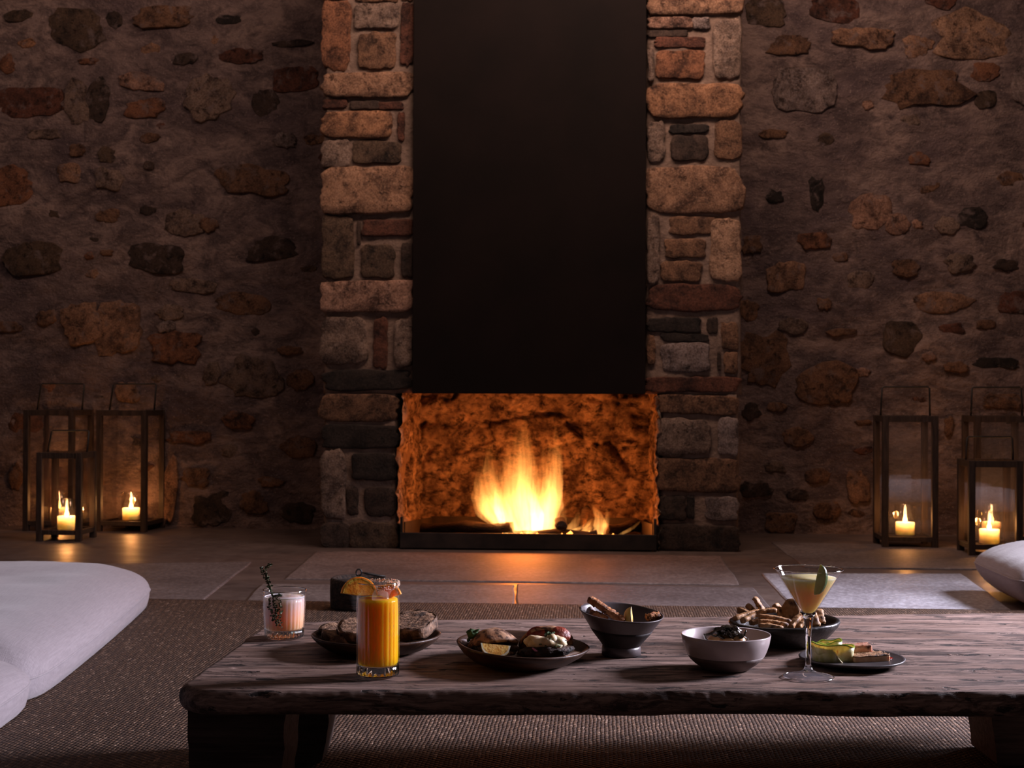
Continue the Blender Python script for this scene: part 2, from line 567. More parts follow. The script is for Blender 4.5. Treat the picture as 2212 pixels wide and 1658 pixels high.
MT['cream'] = simple('herbed_cream', (0.72, 0.56, 0.34), (0.88, 0.76, 0.55), 60, 0.35, 0.5, 70, sss=0.004)
MT['sauce'] = simple('pale_pink_sauce', (0.70, 0.44, 0.36), (0.85, 0.62, 0.52), 40, 0.3, 0.3, 60, sss=0.003)
MT['red_slice'] = simple('roast_red_slice', (0.16, 0.022, 0.012), (0.32, 0.05, 0.022), 90, 0.4, 0.7, 140)
MT['herb'] = simple('chopped_herb', (0.016, 0.045, 0.010), (0.045, 0.10, 0.022), 80, 0.5)
MT['onion'] = simple('pink_onion', (0.60, 0.09, 0.25), (0.75, 0.3, 0.42), 40, 0.35)
MT['lemon_flesh'] = simple('lemon_flesh', (0.74, 0.40, 0.08), (0.88, 0.58, 0.20), 70, 0.35, 0.5, 130, sss=0.006)
MT['lemon_rind'] = simple('lemon_rind', (0.78, 0.50, 0.10), (0.86, 0.60, 0.18), 40, 0.4, 0.3, 150, sss=0.004)
MT['pith'] = simple('citrus_pith', (0.85, 0.72, 0.50), (0.9, 0.8, 0.6), 40, 0.6, sss=0.004)
MT['lime_rind'] = simple('lime_rind', (0.020, 0.055, 0.005), (0.050, 0.100, 0.010), 60, 0.35, 0.3, 240)
MT['lime_flesh'] = simple('lime_flesh', (0.62, 0.66, 0.22), (0.74, 0.78, 0.36), 60, 0.35, 0.3, 100, sss=0.005)
MT['grey_glaze'] = simple('grey_stoneware', (0.066, 0.052, 0.055), (0.095, 0.077, 0.080), 30, 0.36, 0.12, 60, spec=0.5)
MT['dark_glaze'] = simple('dark_stoneware', (0.016, 0.012, 0.012), (0.028, 0.021, 0.021), 30, 0.6, 0.15, 80, spec=0.2)
MT['white_glaze'] = simple('white_glazed_stoneware', (0.40, 0.335, 0.335), (0.45, 0.38, 0.38), 20, 0.25, 0.05, 50, spec=0.55)
MT['brown_clay'] = simple('unglazed_clay', (0.105, 0.075, 0.068), (0.14, 0.10, 0.09), 60, 0.65, 0.2, 120)
MT['breading'] = simple('fried_breading', (0.34, 0.105, 0.030), (0.62, 0.26, 0.095), 120, 0.65, 1.0, 170, bdist=0.006, c3=(0.09, 0.03, 0.012), c3lo=0.56, c3hi=0.66, c3scale=80)
MT['black_bowl'] = simple('blackened_wood', (0.006, 0.005, 0.005), (0.016, 0.012, 0.011), 26, 0.40, 0.6, 45, (1, 1, 2), 0.004, spec=0.35)
MT['stick'] = simple('baked_breadstick', (0.30, 0.135, 0.048), (0.52, 0.29, 0.125), 45, 0.6, 0.6, 90, c3=(0.07, 0.026, 0.012), c3lo=0.5, c3hi=0.66, c3scale=60)
MT['potato'] = simple('golden_potato', (0.42, 0.22, 0.09), (0.58, 0.36, 0.17), 50, 0.35, 0.3, 60, sss=0.004)
MT['greens'] = simple('dark_wilted_greens', (0.010, 0.010, 0.006), (0.045, 0.032, 0.018), 60, 0.22, 0.4, 80, spec=0.6)
MT['slate'] = simple('charcoal_stoneware', (0.026, 0.021, 0.023), (0.040, 0.033, 0.036), 20, 0.42, 0.1, 90, spec=0.5)
MT['zucchini'] = simple('pale_zucchini', (0.42, 0.40, 0.15), (0.62, 0.58, 0.34), 30, 0.3, 0.2, 60, (3, 3, 1), spec=0.6, sss=0.004, c3=(0.42, 0.28, 0.08), c3lo=0.6, c3hi=0.7, c3scale=60)
MT['zuc_skin'] = simple('green_skin', (0.20, 0.32, 0.03), (0.36, 0.48, 0.06), 60, 0.3, spec=0.6)
MT['cheese'] = simple('pale_cheese', (0.60, 0.36, 0.20), (0.78, 0.54, 0.34), 60, 0.45, 0.3, 80, sss=0.004)
MT['seared'] = simple('seared_top', (0.10, 0.045, 0.02), (0.60, 0.34, 0.18), 75, 0.5, 0.9, 110, c3=(0.03, 0.012, 0.008), c3lo=0.55, c3hi=0.62, c3scale=70)
MT['glazed_meat'] = simple('pink_glazed_meat', (0.50, 0.19, 0.13), (0.72, 0.42, 0.30), 60, 0.3, 0.6, 90, c3=(0.10, 0.04, 0.025), c3lo=0.57, c3hi=0.68, c3scale=60, sss=0.003)
MT['red_sauce'] = simple('red_sauce', (0.10, 0.006, 0.005), (0.18, 0.014, 0.01), 40, 0.15, spec=0.6)
MT['seed'] = simple('sesame_seed', (0.70, 0.52, 0.32), (0.85, 0.70, 0.50), 90, 0.4)
MT['flame'] = mat_flame('hearth_flame', 28.0)
MT['flame_small'] = mat_flame('hearth_flame_low', 60.0)
MT['flame_core'] = mat_flame('hearth_flame_heart', 130.0, (1.0, 0.45, 0.1), (1.0, 0.6, 0.22))
MT['ember'] = mat_emit('glowing_embers', (1.0, 0.30, 0.05), 5.0)


# ------------------------------------------------------------------ mesh helpers
def mesh_obj(name, verts, faces, mat, parent=None, loc=None, rot=None, smooth=True, kind=None, color=None):
    me = bpy.data.meshes.new(name)
    me.from_pydata([tuple(v) for v in verts], [], faces)
    me.update()
    if smooth:
        me.polygons.foreach_set('use_smooth', [True] * len(me.polygons))
    if mat is not None:
        for m in (mat if isinstance(mat, (list, tuple)) else [mat]):
            me.materials.append(m)
    o = bpy.data.objects.new(name, me)
    COL.objects.link(o)
    if parent is not None:
        o.parent = parent
    if loc is not None:
        o.location = loc
    if rot is not None:
        o.rotation_euler = rot
    if kind:
        o['kind'] = kind
    if color is not None:
        o.color = (*color, 1)
    return o


def bm_obj(name, bm, mat, parent=None, loc=None, rot=None, smooth=True, kind=None):
    bmesh.ops.recalc_face_normals(bm, faces=bm.faces[:])
    me = bpy.data.meshes.new(name)
    bm.to_mesh(me)
    bm.free()
    if smooth:
        me.polygons.foreach_set('use_smooth', [True] * len(me.polygons))
    if mat is not None:
        me.materials.append(mat)
    o = bpy.data.objects.new(name, me)
    COL.objects.link(o)
    if parent is not None:
        o.parent = parent
    if loc is not None:
        o.location = loc
    if rot is not None:
        o.rotation_euler = rot
    if kind:
        o['kind'] = kind
    return o


def tag(o, label, cat, group=None):
    o['label'] = label
    o['category'] = cat
    if group:
        o['group'] = group
    return o


def thing(name, label, cat, loc, rz=YAW, group=None):
    o = bpy.data.objects.new(name, None)
    o.empty_display_size = 0.05
    COL.objects.link(o)
    o.location = loc
    o.rotation_euler = (0, 0, rz)
    return tag(o, label, cat, group)


def nz(p, s=1.0, seed=0.0):
    return mnoise.noise(Vector((p[0] * s + seed * 7.3, p[1] * s + seed * 3.1, p[2] * s - seed * 5.7)))


def box_bm(sx, sy, sz, c=(0, 0, 0), bevel=0.0, seg=2, bm=None):
    b = bmesh.new()
    bmesh.ops.create_cube(b, size=1.0)
    for v in b.verts:
        v.co = Vector((v.co.x * sx, v.co.y * sy, v.co.z * sz))
    if bevel:
        bmesh.ops.bevel(b, geom=b.edges[:], offset=bevel, segments=seg, affect='EDGES', profile=0.5)
    bmesh.ops.translate(b, verts=b.verts[:], vec=Vector(c))
    if bm is None:
        return b
    me = bpy.data.meshes.new('tmp')
    b.to_mesh(me)
    b.free()
    bm.from_mesh(me)
    bpy.data.meshes.remove(me)
    return bm


def lathe(profile, seg=48, rf=None, close=True):
    """profile: list of (r, z); closed at r == 0 ends. rf(theta, r, z) -> (x, y, z)"""
    verts, faces, rings = [], [], []
    for r, z in profile:
        if r <= 1e-7:
            p = (0, 0, z) if rf is None else rf(0.0, 0.0, z)
            rings.append([len(verts)])
            verts.append(p)
        else:
            ids = []
            for i in range(seg):
                th = 2 * math.pi * i / seg
                p = (r * math.cos(th), r * math.sin(th), z) if rf is None else rf(th, r, z)
                ids.append(len(verts))
                verts.append(p)
            rings.append(ids)
    for a, b in zip(rings[:-1], rings[1:]):
        if len(a) == 1 and len(b) == 1:
            continue
        for i in range(seg):
            j = (i + 1) % seg
            if len(a) == 1:
                faces.append((a[0], b[j], b[i]))
            elif len(b) == 1:
                faces.append((a[i], a[j], b[0]))
            else:
                faces.append((a[i], a[j], b[j], b[i]))
    return verts, faces


def tube(pts, rads, seg=8, squash=1.0, twist=0.0, noise_amp=0.0, noise_s=100, seed=0, cap=True, boxy=2.0):
    pts = [Vector(p) for p in pts]
    n = len(pts)
    if not isinstance(rads, (list, tuple)):
        rads = [rads] * n
    verts, faces = [], []
    up = Vector((0, 0, 1))
    for i, p in enumerate(pts):
        t = (pts[min(i + 1, n - 1)] - pts[max(i - 1, 0)]).normalized()
        a = t.cross(up)
        if a.length < 1e-3:
            a = t.cross(Vector((0, 1, 0)))
        a.normalize()
        b = a.cross(t).normalized()
        for k in range(seg):
            th = 2 * math.pi * k / seg + twist * i
            bx = (abs(math.cos(th)) ** boxy + abs(math.sin(th)) ** boxy) ** (-1 / boxy)
            q = p + (a * math.cos(th) + b * math.sin(th) * squash) * rads[i] * bx
            if noise_amp:
                q = q + (q - p).normalized() * nz(q, noise_s, seed) * noise_amp
            verts.append(q)
    for i in range(n - 1):
        for k in range(seg):
            j = (k + 1) % seg
            faces.append((i * seg + k, i * seg + j, (i + 1) * seg + j, (i + 1) * seg + k))
    if cap:
        faces.append(tuple(range(seg))[::-1])
        faces.append(tuple((n - 1) * seg + k for k in range(seg)))
    return verts, faces


def smooth_path(pts, n=24):
    """Catmull-Rom through pts"""
    P = [Vector(p) for p in pts]
    P = [P[0] * 2 - P[1]] + P + [P[-1] * 2 - P[-2]]
    out = []
    m = len(P) - 3
    for i in range(n):
        f = i / (n - 1) * m
        k = min(int(f), m - 1)
        t = f - k
        a, b, c, d = P[k:k + 4]
        out.append(0.5 * ((2 * b) + (c - a) * t + (2 * a - 5 * b + 4 * c - d) * t * t + (3 * b - a - 3 * c + d) * t ** 3))
    return out


def blob(rx, ry, rz, amp=0.1, s=30, seed=0, sub=3, flat=None):
    bm = bmesh.new()
    bmesh.ops.create_icosphere(bm, subdivisions=sub, radius=1.0)
    for v in bm.verts:
        p = Vector((v.co.x * rx, v.co.y * ry, v.co.z * rz))
        k = 1 + amp * (nz(p, s, seed) + 0.5 * nz(p, s * 2.3, seed + 1))
        p = p * k
        if flat is not None and p.z < flat:
            p.z = flat
        v.co = p
    return bm


def outline_slab(outline, th, name, mat, parent, loc, rot=None, bevel=0.0015, dome=0.0, namp=0.0, ns=60, seed=0):
    """flat piece with outline (list of (x, y)), thickness th, softly edged, inner fan ring"""
    n = len(outline)
    cx = sum(p[0] for p in outline) / n
    cy = sum(p[1] for p in outline) / n
    verts, faces = [], []
    levels = [(0.0, 1 - 2 * bevel / 0.03), (bevel, 1.0), (th - bevel, 1.0), (th, 0.95), (th + dome * 0.7, 0.6), (th + dome, 0.25)]
    for z, s in levels:
        for (x, y) in outline:
            p = Vector((cx + (x - cx) * s, cy + (y - cy) * s, z))
            if namp:
                p.z += namp * nz(p, ns, seed) * (1 if z > th * 0.6 else 0.3)
            verts.append(p)
    for k in range(len(levels) - 1):
        for i in range(n):
            j = (i + 1) % n
            faces.append((k * n + i, k * n + j, (k + 1) * n + j, (k + 1) * n + i))
    faces.append(tuple(range(n))[::-1])
    faces.append(tuple((len(levels) - 1) * n + i for i in range(n)))
    return mesh_obj(name, verts, faces, mat, parent, loc, rot)


# value noise on arrays
_rng = np.random.default_rng(11)
_LAT = _rng.random((256, 256)).astype(np.float64)


def vnoise(x, y):
    xi = np.floor(x).astype(int)
    yi = np.floor(y).astype(int)
    fx, fy = x - xi, y - yi
    fx = fx * fx * (3 - 2 * fx)
    fy = fy * fy * (3 - 2 * fy)
    a = _LAT[xi % 256, yi % 256]
    b = _LAT[(xi + 1) % 256, yi % 256]
    c = _LAT[xi % 256, (yi + 1) % 256]
    d = _LAT[(xi + 1) % 256, (yi + 1) % 256]
    return (a * (1 - fx) + b * fx) * (1 - fy) + (c * (1 - fx) + d * fx) * fy


def fbm(x, y, o=4, gain=0.5):
    s, amp, tot = 0, 1.0, 0
    for i in range(o):
        s = s + amp * vnoise(x * 2 ** i + 17.3 * i, y * 2 ** i + 5.9 * i)
        tot += amp
        amp *= gain
    return s / tot - 0.5


def grid_obj(name, P, mat, parent=None, smooth=True, kind=None):
    """P: array (n, m, 3)"""
    n, m = P.shape[:2]
    me = bpy.data.meshes.new(name)
    idx = np.arange(n * m).reshape(n, m)
    q = np.stack([idx[:-1, :-1], idx[1:, :-1], idx[1:, 1:], idx[:-1, 1:]], -1).reshape(-1, 4)
    me.vertices.add(n * m)
    me.vertices.foreach_set('co', P.reshape(-1).astype(np.float32))
    me.loops.add(q.size)
    me.loops.foreach_set('vertex_index', q.reshape(-1).astype(np.int32))
    me.polygons.add(len(q))
    me.polygons.foreach_set('loop_start', np.arange(0, q.size, 4, dtype=np.int32))
    me.polygons.foreach_set('use_smooth', np.full(len(q), smooth))
    me.update()
    me.validate()
    me.materials.append(mat)
    o = bpy.data.objects.new(name, me)
    COL.objects.link(o)
    if parent is not None:
        o.parent = parent
    if kind:
        o['kind'] = kind
    return o


# ================================================================== SETTING
YF, YW, YB = 5.90, 6.70, 6.62       # chimney front, room wall, back of the firebox
LINTEL = 0.647

# ---- wall
xs = np.linspace(-4.6, 4.6, 300)
zs = np.linspace(0.0, 3.0, 130)
GX, GZ = np.meshgrid(xs, zs, indexing='ij')
GY = YW - 0.045 * fbm(GX * 3.2, GZ * 4.6, 5) - 0.014 * fbm(GX * 15 + 9, GZ * 19, 3)
wall = grid_obj('wall_back', np.stack([GX, GY, GZ], -1), MT['mortar'], kind='structure')


def wall_y(x, z):
    a, b = np.array([x]), np.array([z])
    return float((YW - 0.045 * fbm(a * 3.2, b * 4.6, 5) - 0.014 * fbm(a * 15 + 9, b * 19, 3))[0])


C_ = dict(tan=(0.27, 0.178, 0.125), org=(0.28, 0.165, 0.10), pink=(0.31, 0.21, 0.17), grey=(0.19, 0.155, 0.138),
          blue=(0.21, 0.19, 0.20), dark=(0.050, 0.036, 0.030), rust=(0.19, 0.095, 0.055), brn=(0.17, 0.105, 0.068),
          dred=(0.105, 0.045, 0.030), olv=(0.088, 0.064, 0.046), lite=(0.35, 0.25, 0.185), blk=(0.025, 0.020, 0.018))


def stone(parent, cx, cz, w, h, y, proud, col, rect=3.0, seed=0, rough=0.10, ang=0.0, seg=18, back=0.03, mat='stone', rag=0.004):
    rnd = random.Random(seed)
    tx_, tz_ = rnd.uniform(-0.05, 0.05), rnd.uniform(-0.06, 0.06)
    verts, faces = [], []
    k0 = min(w, h) / 2
    levels = [(back, -0.004), (-proud * 0.15, 0.0), (-proud * 0.75, min(0.002, k0 * 0.1)), (-proud, min(0.006, k0 * 0.28)), (-proud * 1.05, k0 * 0.62)]
    ca, sa = math.cos(ang), math.sin(ang)
    outl = []
    ph = rnd.random() * 10
    for i in range(seg):
        th = 2 * math.pi * (i + 0.5) / seg
        c, s = math.cos(th), math.sin(th)
        rr = (abs(c) ** rect + abs(s) ** rect) ** (-1 / rect)
        rr *= 1 + rough * mnoise.noise(Vector((c * 1.3 + ph, s * 1.3, seed * 1.7))) + rough * 0.7 * mnoise.noise(Vector((c * 3.1, s * 3.1 + ph, seed * 0.9))) + rough * 0.35 * mnoise.noise(Vector((c * 7.3, s * 7.3 + ph, seed * 0.4)))
        x, z = c * rr * w / 2, s * rr * h / 2
        jx = 1 + rag / max(0.02, math.hypot(x, z)) * (mnoise.noise(Vector((x * 34, z * 34, seed * 1.3))) + 0.6 * mnoise.noise(Vector((x * 90, z * 90, seed * 0.7))))
        x, z = x * jx, z * jx
        outl.append((x * ca - z * sa, x * sa + z * ca))
    for dy, ins in levels:
        for i, (x, z) in enumerate(outl):
            ln = math.hypot(x, z)
            f = max(0.12, (ln - ins) / ln)
            fd = (tx_ * x * f + tz_ * z * f) * (0.5 if dy < 0 else 0) + 0.35 * proud * mnoise.noise(Vector((x * f * 16, z * f * 16, seed))) if dy < -proud * 0.5 else 0
            verts.append((x * f, dy + fd, z * f))
    n = seg
    for k in range(len(levels) - 1):
        for i in range(n):
            j = (i + 1) % n
            faces.append((k * n + i, k * n + j, (k + 1) * n + j, (k + 1) * n + i))
    c = len(verts)
    verts.append((0, -proud * 1.15, 0))
    b = (len(levels) - 1) * n
    for i in range(n):
        faces.append((b + i, b + (i + 1) % n, c))
    j = 1 + rnd.uniform(-0.10, 0.10)
    return mesh_obj('stone', verts, faces, MT[mat], parent, (cx, y, cz), color=tuple(min(1, q * j) for q in col))


placed = []


def wall_stone(x0, y0, x1, y1, k, rect=2.6, rough=0.22, ang=0.0, proud=0.008):
    a, b = PY(x0, y0, YW), PY(x1, y1, YW)
    cx, cz, w, h = (a.x + b.x) / 2, (a.z + b.z) / 2, b.x - a.x, a.z - b.z
    placed.append((cx, cz, w / 2, h / 2))
    yy = min(wall_y(cx + dx * w, cz + dz * h) for dx, dz in ((0, 0), (-.3, 0), (.3, 0), (0, .3), (0, -.3)))
    # dark ones sit in hollows, pale ones stand proud
    p = proud * (0.55 if k in ('blk', 'dark', 'olv', 'dred') else 1.0)
    stone(wall, cx, cz, w * 1.05, h * 1.05, yy + 0.001, p, C_[k], rect, len(placed) + 3, rough * 0.8, ang, 26, 0.03, 'rubble')


WS = [  # left of the chimney
    (98, 22, 217, 105, 'olv'), (228, 22, 260, 58, 'dark'), (293, 14, 412, 60, 'brn'), (467, 33, 521, 52, 'blk'), (40, 85, 76, 103, 'org'),
    (0, 120, 32, 160, 'rust'), (170, 125, 210, 139, 'rust'), (376, 116, 423, 141, 'dark'), (478, 105, 565, 137, 'dred'), (586, 145, 684, 197, 'dred'),
    (-10, 188, 127, 257, 'dred'), (145, 174, 190, 262, 'grey'), (188, 174, 234, 260, 'dark'), (255, 159, 351, 195, 'pink'), (270, 213, 356, 255, 'rust'), (396, 168, 503, 253, 'grey'),
    (546, 195, 600, 253, 'dark'), (590, 87, 673, 101, 'dark'), (-30, 362, 67, 443, 'rust'), (127, 353, 174, 394, 'tan'), (206, 365, 266, 409, 'grey'),
    (485, 362, 626, 422, 'brn'), (210, 452, 257, 480, 'brn'), (312, 348, 334, 368, 'grey'), (14, 525, 127, 593, 'olv'), (282, 528, 391, 586, 'dark'),
    (141, 652, 220, 745, 'tan'), (205, 655, 297, 766, 'tan'), (83, 668, 123, 701, 'brn'), (-20, 694, 47, 717, 'brn'), (340, 658, 395, 690, 'grey'), (342, 694, 376, 719, 'blue'), (322, 716, 427, 781, 'rust'),
    (467, 632, 579, 680, 'brn'), (489, 777, 615, 855, 'grey'), (601, 748, 655, 766, 'brn'), (481, 889, 546, 925, 'rust'), (366, 600, 463, 632, 'grey'),
    (622, 799, 677, 842, 'brn'), (352, 983, 382, 1139, 'tan'), (366, 929, 456, 958, 'rust'), (612, 944, 680, 987, 'brn'), (416, 1067, 500, 1135, 'dark'),
    (440, 785, 476, 830, 'grey'), (250, 825, 300, 870, 'tan'), (560, 1030, 610, 1050, 'brn'), (520, 1062, 575, 1110, 'brn'), (360, 455, 440, 510, 'grey'), (300, 288, 345, 310, 'brn'),
    (540, 515, 640, 560, 'dark'), (430, 470, 470, 500, 'brn'), (150, 312, 182, 338, 'brn'), (215, 318, 250, 352, 'olv'), (60, 280, 130, 300, 'grey'), (185, 545, 205, 560, 'rust'), (220, 540, 245, 552, 'brn'),
    (395, 1010, 450, 1050, 'brn'), (610, 1085, 680, 1130, 'dark'), (590, 290, 640, 320, 'blue'), (20, 1000, 45, 1060, 'brn'),
    # right of the chimney
    (1608, -5, 1695, 58, 'olv'), (1756, -20, 1861, 45, 'dred'), (1992, -30, 2078, 16, 'dred'), (1666, 78, 1751, 119, 'brn'), (1794, 62, 1928, 105, 'tan'),
    (1955, 76, 2011, 123, 'tan'), (2030, 31, 2180, 125, 'lite'), (1670, 152, 1807, 239, 'blue'), (1901, 152, 2080, 232, 'brn'), (2100, 137, 2158, 177, 'rust'),
    (2107, 195, 2154, 233, 'olv'), (2183, 145, 2240, 221, 'blue'), (1863, 217, 1887, 237, 'pink'), (1749, 384, 1780, 452, 'blk'), (1840, 420, 1925, 495, 'pink'), (1915, 462, 1965, 507, 'pink'),
    (1972, 475, 1993, 495, 'pink'), (2068, 449, 2129, 492, 'blk'), (2021, 466, 2072, 505, 'grey'), (1724, 499, 1793, 539, 'rust'), (1604, 507, 1644, 546, 'brn'), (1657, 412, 1691, 438, 'blk'), (2042, 546, 2104, 590, 'grey'),
    (1657, 567, 1736, 629, 'tan'), (1833, 586, 1885, 622, 'grey'), (1975, 631, 2095, 674, 'tan'), (2155, 631, 2225, 676, 'dred'), (1683, 687, 1743, 721, 'grey'),
    (1908, 698, 1986, 766, 'olv'), (1596, 721, 1706, 829, 'brn'), (1734, 786, 1844, 872, 'brn'), (1657, 870, 1698, 889, 'brn'), (1691, 923, 1755, 964, 'brn'),
    (2035, 781, 2087, 803, 'brn'), (2102, 773, 2203, 796, 'blk'), (1785, 710, 1852, 725, 'brn'), (1654, 1106, 1717, 1151, 'brn'), (1758, 1083, 1814, 1121, 'brn'),
    (2125, 852, 2200, 882, 'brn'), (1655, 995, 1695, 1020, 'grey'), (1846, 905, 1880, 918, 'brn'), (1600, 650, 1640, 690, 'brn'), (1765, 645, 1795, 668, 'brn'), (1605, 870, 1640, 905, 'dark'),
    (1740, 1010, 1790, 1045, 'brn'), (1830, 1015, 1875, 1085, 'tan'), (1600, 1040, 1660, 1075, 'dark'), (1700, 1055, 1745, 1080, 'dark'), (2040, 900, 2060, 940, 'brn'), (1990, 760, 2020, 780, 'pink'),
    (1850, 795, 1880, 812, 'pink'), (1930, 560, 1985, 595, 'brn'), (2150, 560, 2200, 585, 'dark'), (1640, 280, 1700, 300, 'brn'), (1960, 330, 2010, 355, 'rust'), (2110, 690, 2150, 712, 'brn'), (2030, 700, 2080, 722, 'dred'), (1800, 545, 1830, 565, 'brn'),
]
for i, s in enumerate(WS):
    rr = random.Random(i * 13 + 5)
    wall_stone(*s, rect=rr.choice((2.2, 2.6, 3.4)), rough=rr.uniform(0.25, 0.5), ang=rr.uniform(-0.12, 0.12))
# further small rubble in the mortar, all along the wall
rr = random.Random(42)
tries = 0
nfill = 0
while nfill < 150 and tries < 6000:
    tries += 1
    x = rr.uniform(-4.3, 4.3)
    z = rr.uniform(0.03, 2.7)
    if -1.0 < x < 0.98:
        continue
    far = abs(x) > 2.7
    w = rr.uniform(0.05, 0.13) * (1.7 if far else 1.0)
    h = w * rr.uniform(0.4, 0.85)
    if any(abs(x - a) < (w / 2 + c) * 1.15 and abs(z - b) < (h / 2 + d) * 1.15 for a, b, c, d in placed):
        continue
    placed.append((x, z, w / 2, h / 2))
    nfill += 1
    stone(wall, x, z, w, h, wall_y(x, z) + 0.003, rr.uniform(0.002, 0.007), C_[rr.choice(('brn', 'brn', 'grey', 'dred', 'olv', 'tan', 'dark', 'rust'))],
          rr.choice((2.0, 2.5, 3.0)), 500 + nfill, rr.uniform(0.25, 0.5), rr.uniform(-0.3, 0.3), 16, 0.03, 'rubble')

# ---- floor with flagstones let into dark polished concrete
fx = np.linspace(-6.0, 6.0, 40)
fy = np.linspace(-1.5, 6.8, 40)
A, B = np.meshgrid(fx, fy, indexing='ij')
floor = grid_obj('floor', np.stack([A, B, np.zeros_like(A)], -1), MT['floor'], kind='structure')


def flagstone(pix, col, seed):
    P = [PZ(x, y, 0.0) for x, y in pix]
    n = 10
    loop = []
    for i in range(len(P)):
        a, b = P[i], P[(i + 1) % len(P)]
        for k in range(n):
            q = a.lerp(b, k / n)
            nrm = Vector((-(b - a).y, (b - a).x, 0)).normalized()
            q = q + nrm * 0.006 * nz(q, 4, seed) + nrm * 0.003 * nz(q, 17, seed)
            loop.append(q)
    c = sum(loop, Vector()) / len(loop)
    v, f = [], []
    m = len(loop)
    for z, s in ((-0.01, 0.0), (0.002, 0.0), (0.0045, 0.006)):
        for q in loop:
            d = (c - q)
            d.z = 0
            v.append(Vector((q.x, q.y, z)) + d.normalized() * s - Vector((c.x, c.y, 0)))
    for k in range(2):
        for i in range(m):
            j = (i + 1) % m
            f.append((k * m + i, k * m + j, (k + 1) * m + j, (k + 1) * m + i))
    f.append(tuple(2 * m + i for i in range(m)))
    return mesh_obj('flagstone', v, f, MT['flag'], floor, (c.x, c.y, 0), smooth=False, color=col)


FC = (0.19, 0.155, 0.145)
flagstone([(616, 1251), (1597, 1264), (1558, 1203), (684, 1192)], (0.19, 0.145, 0.132), 1)
flagstone([(500, 1330), (1111, 1330), (1111, 1265), (566, 1263)], FC, 2)
flagstone([(1116, 1330), (1680, 1330), (1628, 1271), (1116, 1263)], (0.155, 0.125, 0.122), 3)
flagstone([(40, 1310), (424, 1310), (543, 1215), (150, 1220)], (0.185, 0.15, 0.142), 4)
flagstone([(1738, 1226), (2230, 1232), (2140, 1182), (1667, 1172)], (0.185, 0.15, 0.142), 5)
flagstone([(1722, 1325), (2195, 1325), (2077, 1241), (1646, 1240)], (0.40, 0.395, 0.44), 6)  # paler, bluer colour: the patch of daylight is painted into this slab
flagstone([(2260, 1325), (2800, 1325), (2600, 1241), (2130, 1241)], FC, 7)
flagstone([(-500, 1310), (-40, 1310), (95, 1222), (-330, 1226)], FC, 8)

# ================================================================== FIREPLACE
fp = thing('stone_fireplace', 'rough stone fireplace with two stacked stone piers around a lit hearth', 'fireplace', (PY(1144, 1188, YF).x, YF, 0), 0)
FX, FY = fp.location.x, fp.location.y


def fxp(px, y=YF, py=900):
    return PY(px, py, y).x


def pier_core(name, xa, xb, xa2, xb2):
    """mortar core: lower part xa..xb up to the lintel, upper part xa2..xb2"""
    nzv = 60
    v, f = [], []

    def col(x0, x1, z0, z1, n, seed):
        base = len(v)
        mx = 8
        cols = []
        prof = [(x0, YW - 0.02), (x0, (YF + YW) / 2), (x0, YF + 0.03), (x0 + 0.012, YF)] + \
               [(x0 + (x1 - x0) * k / mx, YF) for k in range(1, mx)] + [(x1 - 0.012, YF), (x1, YF + 0.03), (x1, (YF + YW) / 2), (x1, YW - 0.02)]
        for i in range(n + 1):
            z = z0 + (z1 - z0) * i / n
            for (x, y) in prof:
                d = 0.012 * nz((x, y, z), 9, seed) + 0.006 * nz((x, y, z), 30, seed)
                yy = y + (0.009 + d * 0.6 if abs(y - YF) < 0.05 else 0)
                xx = x + (d if abs(y - YF) >= 0.02 else 0)
                v.append((xx - FX, yy - FY, z))
        m = len(prof)
        for i in range(n):
            for k in range(m - 1):
                f.append((base + i * m + k, base + i * m + k + 1, base + (i + 1) * m + k + 1, base + (i + 1) * m + k))
        f.append(tuple(base + n * m + k for k in range(m)))
        f.append(tuple(base + k for k in range(m))[::-1])
    col(xa, xb, 0.0, LINTEL, 26, 1)
    col(xa2, xb2, LINTEL, 2.75, 64, 2)
    return mesh_obj(name, v, f, MT['pier'], fp)


xL0, xL1, xL2 = fxp(697), fxp(858), fxp(897)
xR0, xR1, xR2 = fxp(1392), fxp(1427), fxp(1597)
pier_left = pier_core('pier', xL0, xL1, xL0, xL2)
pier_right = pier_core('pier', xR1, xR2, xR0, xR2 + 0.01)

LS = [(695, 3, 756, 150, 'rust'), (764, 8, 860, 61, 'grey'), (775, 71, 855, 146, 'brn'), (865, 8, 893, 137, 'dred'), (764, -62, 862, 3, 'brn'), (695, -120, 757, -4, 'tan'), (764, -130, 890, -68, 'grey'), (866, -62, 893, 3, 'brn'),
      (695, 158, 893, 209, 'tan'), (698, 214, 748, 234, 'dred'), (757, 217, 820, 236, 'dark'), (818, 221, 871, 236, 'dred'), (694, 240, 846, 296, 'org'), (859, 241, 874, 303, 'dred'), (694, 303, 756, 361, 'grey'),
      (763, 303, 865, 351, 'olv'), (694, 362, 893, 460, 'tan'), (695, 467, 763, 599, 'olv'), (785, 473, 892, 509, 'dred'), (771, 477, 779, 527, 'dark'), (781, 529, 851, 600, 'olv'), (867, 524, 892, 599, 'dark'),
      (692, 607, 892, 674, 'pink'), (693, 684, 792, 787, 'grey'), (806, 687, 837, 792, 'dred'), (851, 686, 892, 793, 'grey'), (696, 799, 891, 844, 'blk'), (692, 850, 857, 911, 'brn'), (695, 916, 856, 967, 'blk'),
      (692, 974, 745, 1118, 'grey'), (759, 978, 857, 1038, 'blk'), (748, 1052, 774, 1113, 'dark'), (788, 1050, 857, 1115, 'dark'), (692, 1128, 755, 1184, 'dark'), (755, 1128, 858, 1186, 'olv')]
